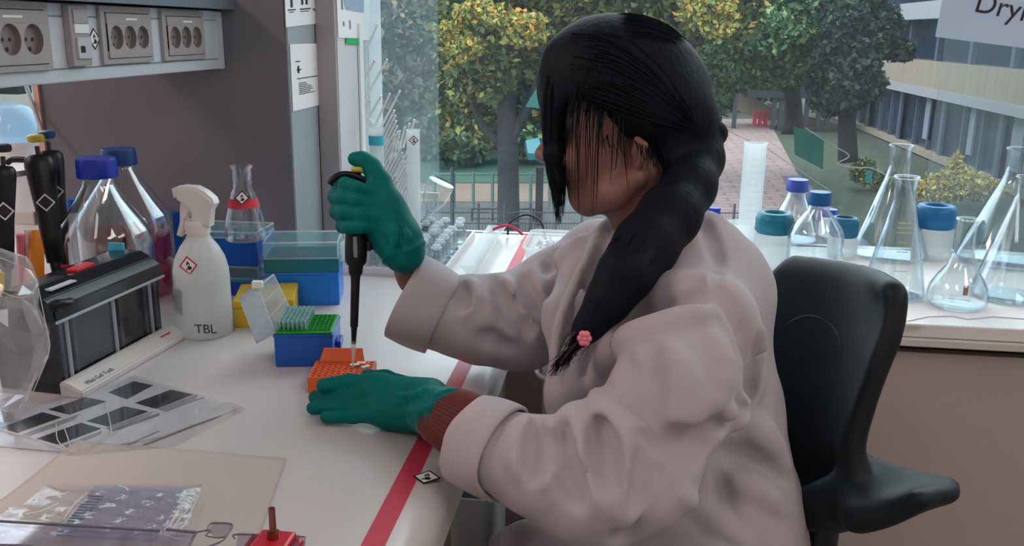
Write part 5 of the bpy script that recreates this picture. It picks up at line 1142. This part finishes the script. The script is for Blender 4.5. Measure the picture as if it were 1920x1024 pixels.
# front edge, lapel lines
ridge([(1118, 450), (1080, 540), (1052, 620), (1040, 700)], .006, .3); groove([(1140, 440), (1100, 540), (1075, 620), (1060, 700)], .005, .3, .008)
pass
ridge([(1000, 1000), (985, 995), (940, 1012), (900, 1024)], .007, .3); ridge([(985, 992), (1010, 1010), (1050, 1030)], .007, .3); groove([(960, 1008), (975, 1030)], .006)
# gentle irregularity of hanging cloth
X = cf.ax[0][:, None, None]; Y = cf.ax[1][None, :, None]; Z = cf.ax[2][None, None, :]
cf.V += (.0012*np.sin(X*48+Z*38+2*np.sin(Y*21))*np.cos(Z*37-Y*33)+.0006*np.sin(X*120-Z*95+Y*40)).astype(np.float32)
# ---- body: head at fine resolution, rest coarser, one mesh
hf = Field((-.16, 1.00, 1.02), (.16, 1.31, 1.40), .0026)
def el(f, px, py, D, rx, ry, rz, k=.01, mode='add'):
    """ellipsoid: rx, rz in picture pixels, ry in metres"""
    p = np.array(dep(px, py, D)); q = (rx*D/F, ry, rz*D/F); f.seg(p, p, 1.0, k=k, sq=q, mode=mode)
DH = 1.15
el(hf, 1180, 178, DH, 118, .074, 120); el(hf, 1118, 262, DH, 70, .058, 110, .02); el(hf, 1130, 320, DH, 62, .050, 70, .02)
hf.chain([pr(1092, 372, DH, 20), pr(1104, 376, DH, 24)], k=.02, sq=(1, 1.5, 1))
for s in (-1, 1):
    J = [pr(1098, 380, DH+s*.018, 16), pr(1150, 368, DH+s*.045, 18), pr(1192, 335, DH+s*.055, 20)]; hf.chain(J, k=.02)
    el(hf, 1072, 300, DH+s*.036, 26, .018, 26, .02)                    # cheek
    el(hf, 1052, 240, DH+s*.031, 20, .015, 13, .008, 'sub'); el(hf, 1064, 234, DH+s*.031, 21, .0135, 17, .006)  # socket and lowered lid
    hf.chain([pr(1048, 214, DH+s*.012, 8), pr(1056, 208, DH+s*.045, 7)], k=.012)   # brow
    el(hf, 1024, 297, DH+s*.011, 9, .0075, 8, .006)                   # nostril wing
    hf.chain([pr(1195, 262, DH+s*.066, 6), pr(1208, 272, DH+s*.070, 6), pr(1205, 295, DH+s*.068, 6), pr(1196, 308, DH+s*.065, 7), pr(1190, 286, DH+s*.064, 6), pr(1195, 262, DH+s*.066, 6)], k=.006)   # ear
hf.chain([pr(1050, 222, DH, 11), pr(1036, 252, DH, 11), pr(1019, 286, DH, 13)], k=.012); el(hf, 1018, 289, DH, 13, .010, 12, .008)
hf.chain([pr(1042, 327, DH-.018, 5), pr(1034, 324, DH-.007, 8), pr(1033, 323, DH+.007, 8), pr(1042, 327, DH+.018, 5)], k=.006)
hf.chain([pr(1046, 336, DH-.016, 5), pr(1039, 340, DH-.006, 9), pr(1039, 340, DH+.006, 9), pr(1046, 336, DH+.016, 5)], k=.006)
hf.chain([pr(1036, 331, DH-.016, 2.5), pr(1031, 331, DH, 2.5), pr(1036, 331, DH+.016, 2.5)], k=.004, mode='sub')
el(hf, 1232, 290, DH, 62, .050, 85, .02)
hf.chain([pr(1200, 330, DH, 62), pr(1212, 400, DH+.005, 56), pr(1215, 500, DH+.01, 58)], k=.025)
bf = Field((-.40, .78, -.02), (.42, 1.46, 1.13), .0075)
def shrink(rows, q): return [(x, y, z, r*q) for x, y, z, r in rows]
bf.chain(shrink(body_rows, .74), k=.03, sq=(1, 1.12, 1)); bf.chain([pr(1200, 420, DH, 40), pr(1220, 500, DH, 62)], k=.03)
bf.chain(shrink(NA, .60)+[pr(850, 800, .975, 26), pr(815, 778, .995, 24)], k=.02); bf.chain(shrink(FA, .55)+[pr(775, 518, 1.25, 27), pr(757, 480, 1.255, 25)], k=.02)
bf.chain([pr(1200, 540, 1.2, 70), shrink(FA, .6)[0]], k=.03); bf.chain([pr(1270, 560, 1.12, 70), shrink(NA, .7)[0]], k=.03)
for s in (-1, 1):
    hp = dep(1310, 1080, 1.13); kx = dep(1010, 1110, 1.12)
    hip = (hp.x, hp.y+s*.085, hp.z-.01, .078); kn_ = (kx.x, kx.y+s*.09, kx.z-.01, .056); an = (kx.x+.07, kx.y+s*.09, .26, .038)
    bf.chain([hip, kn_, (kx.x+.02, kx.y+s*.09, .50, .054), an, (kx.x+.04, kx.y+s*.09, .215, .036), (kx.x-.09, kx.y+s*.095, .20, .028)], k=.02)
person = link('person', raw_mesh('person', [hf.mesh('head', 1), bf.mesh('body', 1)]), M['skin'], None, True)
tag(person, per_lb, 'person')
coat = link('lab_coat', raw_mesh('lab_coat', [cf.mesh('lab_coat', 1)]), M['coat'], person, True)
coat['label'] = 'pinkish white lab coat'
# trousers and shoes
tf = Field((-.40, .86, .05), (.40, 1.38, .78), .008)
for s in (-1, 1):
    tf.chain([(hp.x, hp.y+s*.085, hp.z-.015, .084), (kx.x, kx.y+s*.09, kx.z-.012, .062), (kx.x+.02, kx.y+s*.09, .50, .060), (kx.x+.07, kx.y+s*.09, .29, .048)], k=.02)
link('trousers', raw_mesh('trousers', [tf.mesh('t', 1)]), M['trouser'], person, True)
for s in (-1, 1):
    sf = Field((kx.x-.20, kx.y+s*.092-.06, .14), (kx.x+.15, kx.y+s*.092+.06, .30), .005)
    sf.chain([(kx.x+.07, kx.y+s*.09, .20, .042), (kx.x+.02, kx.y+s*.09, .195, .040), (kx.x-.10, kx.y+s*.095, .186, .034), (kx.x-.135, kx.y+s*.095, .182, .028)], k=.02); link('shoe', raw_mesh('shoe', [sf.mesh('s', 1)]), M['black_matt'], person, True)
fr_t = thing('foot_rest', 'dark foot rest bar under the bench below the person', 'foot rest', (kx.x-.04, kx.y, 0)); box('bar', (-.16, -.30, .125), (.14, .30, .143), M['black_matt'], fr_t, .004)
for sx_ in (-.13, .11):
    for sy_ in (-.27, .27): box('leg', (sx_-.012, sy_-.012, 0), (sx_+.012, sy_+.012, .1245), M['black_matt'], fr_t)
# eyes
for s in (-1, 1):
    p = dep(1067, 241, DH+s*.030); e = turned('eye', [(0, -.0115)]+[(.0115*math.cos(a), .0115*math.sin(a)) for a in [(-.5+k/10)*PI for k in range(1, 10)]]+[(0, .0115)], M['eyew'], person, 20, M4=Matrix.Translation(p))
    q = basis(p+Vector((-.0108, 0, -.002)), (0, 1, 0), (0, 0, 1)); turned('iris', [(0, -.0012), (.0052, 0), (.0052, -.002), (0, -.003)][:2]+[(0, -.0004)], M['iris'], e, 18, M4=q)
# cuffs: turned-back bands of the sleeves
def band(name, A, B, rA, rB, m, parent, th=.0035, seg=56, wob=.0015, ribs=0, rib=0, sqz=1.0, open_=True):
    A, B = Vector(A), Vector(B); ax = (B-A); Lx = ax.length; Fm = frame(ax); bm = bmesh.new(); prof = []
    n = 8
    for i in range(n+1): q = i/n; prof.append((rA+(rB-rA)*q+.002*math.sin(PI*q), q*Lx))
    outer = [(rA-th*.3, -.001)]+prof+[(rB-th*.3, Lx+.001)]; inner = [(r-th, z) for r, z in prof[::-1]]
    rings = []
    for r, z in outer+inner:
        ring = []
        for k in range(seg):
            a = 2*PI*k/seg; rr = r+wob*math.sin(3*a+1)+wob*.6*math.sin(5*a+z*40)+(rib*math.sin(ribs*a) if ribs else 0)
            ring.append(bm.verts.new(A+Fm @ Vector((rr*math.cos(a), rr*math.sin(a)*sqz, z+wob*1.5*math.sin(2*a)))))
        rings.append(ring)
    for a, b in zip(rings, rings[1:]+rings[:1]):
        for k in range(seg): bm.faces.new((a[k], a[(k+1) % seg], b[(k+1) % seg], b[k]))
    return obj(name, bm, m, parent, smooth=True)
band('cuff', dep(880, 828, .960), dep(948, 852, .938), 88*.95/F, 93*.94/F, M['coat'], coat, .0045)
band('cuff', dep(756, 556, 1.238), dep(828, 590, 1.242), 85*1.24/F, 80*1.24/F, M['coat'], coat, .0045)
# knitted cuff
sw = band('sweater_cuff', dep(822, 776, 1.003), dep(896, 816, .965), .0300, .0385, M['sweater'], person, .006, 224, .0015, 56, .0016); sw['label'] = 'rust red knitted cuff'
# ---- gloves
def pz(px, py, z, r): p = onz(px, py, z); return (p.x, p.y, p.z, r)
gf = Field((-.44, .84, .895), (-.10, 1.16, .99), .0022)
fing = [[pz(712, 722, .946, .0125), pz(655, 716, .944, .0098), pz(606, 723, .939, .0088)],
        [pz(706, 737, .938, .0125), pz(648, 738, .930, .0102), pz(592, 745, .918, .0090)],
        [pz(706, 756, .930, .0120), pz(645, 759, .920, .0100), pz(588, 765, .9115, .0088)],
        [pz(716, 775, .922, .0110), pz(662, 780, .914, .0090), pz(612, 782, .9105, .0080)]]
for f_ in fing: gf.chain(f_, k=.004)
gf.chain([pz(706, 724, .943, .014), pz(806, 742, .944, .021)], k=.012); gf.chain([pz(706, 742, .937, .015), pz(806, 756, .942, .024)], k=.012)
gf.chain([pz(712, 770, .924, .014), pz(806, 778, .934, .022)], k=.012); gf.chain([pz(780, 790, .915, .014), pz(730, 788, .912, .011)], k=.015)
gf.chain([pz(770, 730, .930, .015), pz(722, 712, .928, .0115), pz(690, 706, .927, .0095)], k=.008)
ga = Vector(dep(806, 770, 1.010)); gb = Vector(dep(838, 782, .992)); Fm = frame(gb-ga)
gf.chain([(*ga, .028), (*gb, .030)], k=.01)
ring = [tuple(gb+Fm @ Vector((.031*math.cos(a), .031*math.sin(a), .002*math.sin(3*a))))+(.0022,) for a in [2*PI*k/24 for k in range(25)]]; gf.chain(ring, k=.004)
ring = [tuple(gb-(gb-ga)*.4+Fm @ Vector((.0295*math.cos(a), .0295*math.sin(a), .003*math.sin(2*a))))+(.002,) for a in [2*PI*k/24 for k in range(25)]]; gf.chain(ring, k=.005)
G0 = gf.V.copy()
for pts, r in (([(800, 735), (760, 760), (730, 765)], .0025), ([(770, 722), (745, 745)], .0025), ([(780, 780), (740, 790)], .002), ([(690, 745), (640, 750), (600, 757)], .002)): gf.fold(pts, r, .2, .004, 'sub', G0)
for pts, r in (([(805, 728), (770, 742), (745, 740)], .003), ([(812, 760), (775, 775)], .003), ([(820, 720), (812, 750)], .003)): gf.fold(pts, r, .4, .005, 'add', G0)
glv = link('glove', raw_mesh('glove', [gf.mesh('g', 1)]), M['glove'], person, True); glv['label'] = 'green nitrile glove lying flat on the bench'
# right hand gripping the pipette
rf = Field((-.42, 1.04, .96), (-.14, 1.36, 1.24), .0022)
TIP = onz(662, 686, .930); TD = (TIP-CAM).dot(fw); PD = TD-.005
def rp(a, b, d, r): return pr(a, b, PD+d, r)
rows_ = [((690, 352), (634, 342), (646, 346), (690, 357), 14.5), ((692, 378), (629, 368), (641, 370), (694, 381), 15.5), ((694, 402), (632, 396), (645, 398), (706, 406), 15.5), ((696, 424), (642, 423), (654, 426), (698, 423), 13.5)]
for (bx_, by_), (lx, ly), (mx_, my_), (tx, ty), r in rows_:
    rf.chain([rp(bx_, by_, .036, r*1.05), rp(lx+8, ly, .024, r), rp(lx+1, ly+1, .002, r), rp(mx_+2, my_, -.017, r*.97), rp((mx_+tx)/2, (my_+ty)/2+1, -.022, r*.94), rp(tx, ty, -.014, r*.84)], k=.0035)
rf.chain([rp(750, 452, .004, 38), rp(722, 402, .012, 38), rp(706, 372, .022, 32)], k=.02); rf.chain([rp(740, 440, .015, 34), rp(696, 395, .034, 30)], k=.02); rf.chain([rp(720, 440, .018, 28), rp(698, 420, .030, 24)], k=.02)
rf.chain([rp(742, 430, .000, 30), rp(724, 378, -.002, 26), rp(711, 340, .000, 20), rp(697, 313, .001, 15.5), rp(680, 300, .001, 13.5), rp(664, 298, .001, 12.5)], k=.010)
wa = Vector(rp(748, 452, .004, 1)[:3]); wb = Vector(rp(757, 473, .004, 1)[:3]); Fm = frame(wb-wa); rf.chain([(*wa, .030), (*wb, .028)], k=.012)
ring = [tuple(wb+Fm @ Vector((.0285*math.cos(a), .0285*math.sin(a), .002*math.sin(3*a))))+(.0022,) for a in [2*PI*k/24 for k in range(25)]]; rf.chain(ring, k=.004)
G0 = rf.V.copy()
for pts, r in (([(745, 400), (752, 430), (735, 460)], .003), ([(765, 430), (748, 452), (750, 480)], .003), ([(715, 440), (730, 470)], .003), ([(700, 330), (714, 360)], .002)): rf.fold(pts, r, .2, .004, 'sub', G0)
for pts, r in (([(735, 420), (742, 450), (722, 480)], .003), ([(758, 430), (768, 455)], .003)): rf.fold(pts, r, .4, .005, 'add', G0)
glv = link('glove', raw_mesh('glove', [rf.mesh('g', 1)]), M['glove'], person, True); glv['label'] = 'green nitrile glove gripping the black pipette'
# ---- the pipette in the hand
pt = thing('pipette', 'black pipette with yellow push button held upright in the green gloved hand', 'pipette', (0, 0, 0))
top = dep(672, 322, PD); ax = top-TIP
def pa(py):  # point on the pipette's axis at a picture row
    lo, hi = 0., 1.15
    for _ in range(40):
        mid = (lo+hi)/2; v = TIP+ax*mid-CAM; y = 512-F*v.dot(up)/v.dot(fw)
        if y > py: lo = mid
        else: hi = mid
    return TIP+ax*lo
def prf(name, rows, m, parent, seg=20): return rod(name, [pa(y) for y, r in rows], [r*PD/F for y, r in rows], m, parent, seg)
prf('handle', [(346, 12), (350, 15), (365, 16), (400, 17), (430, 21), (436, 21.5), (480, 21), (492, 20), (499, 14), (512, 13), (519, 9)], M['black'], pt)
prf('barrel', [(516, 9.5), (530, 8.5), (560, 8.2), (612, 7.5), (614, 6), (645, 4.2)], M['black'], pt)
prf('tip', [(640, 5), (660, 3.6), (686, 1.2)], clear_mat('clear_tip_plastic', (.9, .93, .95), base=.08, edge=.5, body=.35), pt, 12)
prf('push_button_stem', [(350, 5), (320, 5)], M['black_matt'], pt); prf('push_button', [(324, 12), (322, 14), (316, 14), (314, 12)], M['yb'], pt)
rod('finger_hook', spline([dep(x, y, PD-d) for x, y, d in ((700, 346, .004), (680, 336, .006), (655, 327, .010), (637, 328, .014), (624, 336, .016), (618, 346, .016))], 5), .0042, M['black'], pt)
pd_ = pa(455); box('volume_window', tuple(pd_+Vector((.001, -.0185, -.016))), tuple(pd_+Vector((.006, -.0150, .012))), M['ink_grey'], pt, .0008)
box('ejector_knob', tuple(pd_+Vector((.014, -.006, -.010))), tuple(pd_+Vector((.021, .006, .004))), M['black'], pt, .002)
# ---- hair
hr = Field((-.15, .86, .93), (.16, 1.29, 1.40), .003)
el(hr, 1164, 172, DH, 148, .090, 141, .02); el(hr, 1245, 205, DH, 88, .080, 105, .03); el(hr, 1110, 150, DH, 92, .078, 100, .03)
sq_ = np.array(dep(1085, 335, DH-.05)); hr.seg(sq_, sq_, 1., k=.008, sq=(88*1.15/F, .16, 138*1.15/F), mode='sub')
sq_ = np.array(dep(1180, 345, DH-.06)); hr.seg(sq_, sq_, 1., k=.010, sq=(92*1.15/F, .16, 82*1.15/F), mode='sub')
hr.chain([pr(1056, 110, 1.13, 32), pr(1040, 200, 1.11, 20), pr(1037, 290, 1.10, 15), pr(1042, 340, 1.10, 9), pr(1048, 385, 1.10, 2)], k=.015)
hr.chain([pr(1056, 120, 1.17, 30), pr(1041, 210, 1.18, 18), pr(1038, 290, 1.185, 12), pr(1043, 350, 1.185, 4)], k=.015)
hr.chain([pr(1240, 200, 1.10, 60), pr(1290, 235, 1.12, 40), pr(1318, 250, 1.14, 26)], k=.03); hr.chain([pr(1262, 270, 1.12, 34), pr(1310, 258, 1.14, 24)], k=.02); hr.chain([pr(1255, 285, 1.10, 26), pr(1290, 310, 1.12, 30), pr(1285, 350, 1.13, 26)], k=.02)
pony = [(1322, 262, 24, 1.14), (1318, 300, 34, 1.12), (1292, 350, 46, 1.085), (1255, 405, 54, 1.05), (1210, 462, 56, 1.02), (1172, 515, 48, .99), (1138, 568, 36, .985), (1102, 615, 22, .985), (1072, 654, 8, .985)]
PP = []
for x, y, r, d in pony:
    h_ = cf.hit(x, y, .7, 1.6, V0); dd = d
    if h_ is not None: dh = float(np.dot(h_-np.array(CAM), np.array(fw))); dd = min(d, dh-r*.45*d/F)
    PP.append(pr(x, y, dd, r))
hr.chain(PP, k=.02); hr_m = hr.mesh('h', 2)
hair = link('hair', raw_mesh('hair', [hr_m]), M['hair'], person, True); hair['label'] = 'long straight black hair tied in a low ponytail'
bm = bmesh.new(); rg = random.Random(21)
def strand(P, r0=.0011): n = (len(P)-1)*4+1; tube(bm, spline(P, 4), [r0*(1-.85*(k/(n-1))**2) for k in range(n)], 4)
def onh(px, py, D, off=.0006):
    h_ = hr.hit(px, py, .8, 1.4)
    return dep(px, py, D) if h_ is None else Vector(h_)-Vector(ray(px, py))*off
for k in range(230):    # front curtain of strands falling before the face
    w_ = rg.uniform(-1, 1); x = 1019+16*(1-w_*w_)*0+rg.uniform(0, 1)**1.2*44; d = 1.09+(1+w_)*.05; xb = x+(1052-x)*.62+rg.uniform(-5, 7); e = 418-abs(xb-1048)*2.0+rg.uniform(-60, 10)
    strand([dep(1098+x*.02, 62, 1.12+.03*w_), dep(1040+(x-1019)*.7, 112, d+.012), dep(x, 175, d), dep(x-1, 260, d), dep((x+xb)/2, 335, d), dep(xb, e, d)], rg.uniform(.0009, .0015))
for k in range(46):     # strands along the edge of the fringe over the temple
    x = rg.uniform(1056, 1128); e = rg.uniform(205, 290) if rg.random() < .8 else rg.uniform(300, 395); xx = x+rg.uniform(-4, 8)
    strand([onh(x+26, 120, 1.09), onh(x+12, 165, 1.08), dep(x+4, 205, 1.075), dep(xx, (205+e)/2, 1.072), dep(xx+rg.uniform(-3, 3), e, 1.078)], .0011)
for x, e, x2 in ((1080, 405, 1086), (1084, 400, 1084), (1119, 408, 1112), (1122, 390, 1118), (1168, 360, 1178), (1160, 320, 1150), (1098, 350, 1100), (1150, 345, 1144)):
    strand([dep(x+6, 185, 1.085), dep(x, 240, 1.068), dep((x+x2)/2, 310, 1.072), dep(x2, e, 1.085)], .0011)
for k in range(120):    # side hair swept back to the tie
    q = rg.random(); ya = 60+q*130; xa = 1085+rg.uniform(-20, 40); P = []
    for t in (0, .2, .4, .6, .8, 1):
        X_ = xa+(1322-xa)*t; Y_ = ya+(252-ya)*t**1.5+math.sin(PI*t)*(70*q-38)*.55; P.append(onh(X_, Y_, 1.10))
    strand(P, .0010)
for k in range(26):     # wisps round the ear and nape
    x = rg.uniform(1120, 1240); y = 240+(x-1120)*.35; strand([onh(x-20, y-40, 1.075), onh(x, y-6, 1.072), dep(x+rg.uniform(-4, 8), y+rg.uniform(8, 24), 1.068), dep(x+rg.uniform(0, 20), y+rg.uniform(26, 60), 1.07)], .0009)
PV = [Vector(p[:3]) for p in PP]; PR = [p[3] for p in PP]
for k in range(170):    # ponytail strands
    a = rg.uniform(0, 2*PI); q = rg.uniform(.78, 1.03); s = rg.randint(0, 4); P = []
    for j in range(s, len(PV)):
        t = (PV[min(j+1, len(PV)-1)]-PV[max(j-1, 0)]).normalized(); u = t.orthogonal().normalized(); w_ = t.cross(u); P.append(PV[j]+(u*math.cos(a+.05*j)+w_*math.sin(a+.05*j))*PR[j]*q)
    P.append(PV[-1]+(PV[-1]-PV[-3]).normalized()*rg.uniform(.0, .035)+Vector((rg.uniform(-.008, .01), 0, rg.uniform(-.006, .006)))); strand(P, .0013)
for k in range(90):     # crown: strands combed back towards the tie
    a = rg.uniform(-.3, 2.7); y_ = rg.uniform(-.9, .9)
    c0 = Vector(dep(1166, 172, DH)); P = []
    for j in range(6):
        th = PI*.98-(PI*1.02)*j/5*rg.uniform(.97, 1.0); sy = y_*(1-.75*(j/5)**2); rr = 1.012
        P.append(c0+Vector((math.cos(th)*148*DH/F*math.sqrt(max(.1, 1-sy*sy))*rr, sy*.090*rr, math.sin(th)*141*DH/F*math.sqrt(max(.1, 1-sy*sy))*rr)))
    strand(P, .0008)
obj('strands', bm, M['hair'], hair)
bm = bmesh.new()
for k in range(60):
    s = rg.uniform(.0, 1); b0_ = PV[-3].lerp(PV[-1], s*.8)+Vector((rg.uniform(-1, 1), rg.uniform(-1, .3), rg.uniform(-1, 1)))*PR[-2]*.8; d_ = (PV[-1]-PV[-3]).normalized()
    strand([b0_-d_*.02, b0_, b0_+d_*.02+Vector((rg.uniform(-.004, .004), 0, 0)), b0_+d_*rg.uniform(.03, .045)+Vector((rg.uniform(-.008, .006), 0, rg.uniform(-.004, .004)))], .0011)
ends = obj('hair_ends', bm, M['hair_tip'], hair); ends['label'] = 'brown hair ends'
tb_ = Vector(pr(1326, 250, 1.135, 1)[:3]); Fm = frame(Vector(PV[1])-Vector(PV[0]))
bm = bmesh.new(); tube(bm, [tb_+Fm @ Vector((.0205*math.cos(a), .0205*math.sin(a), 0)) for a in [2*PI*k/20 for k in range(21)]], .0055, 8); obj('hair_tie', bm, M['black_matt'], person)
h_ = cf.hit(1096, 634, .7, 1.6); g_ = hr.hit(1096, 634, .7, 1.6); h_ = g_ if g_ is not None and (h_ is None or np.linalg.norm(g_-np.array(CAM)) < np.linalg.norm(h_-np.array(CAM))) else h_
if h_ is not None:
    hv = Vector(h_)-Vector(ray(1095, 634))*.006; bm = bmesh.new()
    for k in range(7): a = 2*PI*k/6; r_ = .004 if k < 6 else 0; bmesh.ops.create_icosphere(bm, subdivisions=2, radius=.0042, matrix=Matrix.Translation(hv+Vector((r_*math.cos(a), -.001, r_*1.3*math.sin(a)))))
    o = obj('flower_clip', bm, M['pink'], person, smooth=True); o['label'] = 'small pink flower-shaped clip'
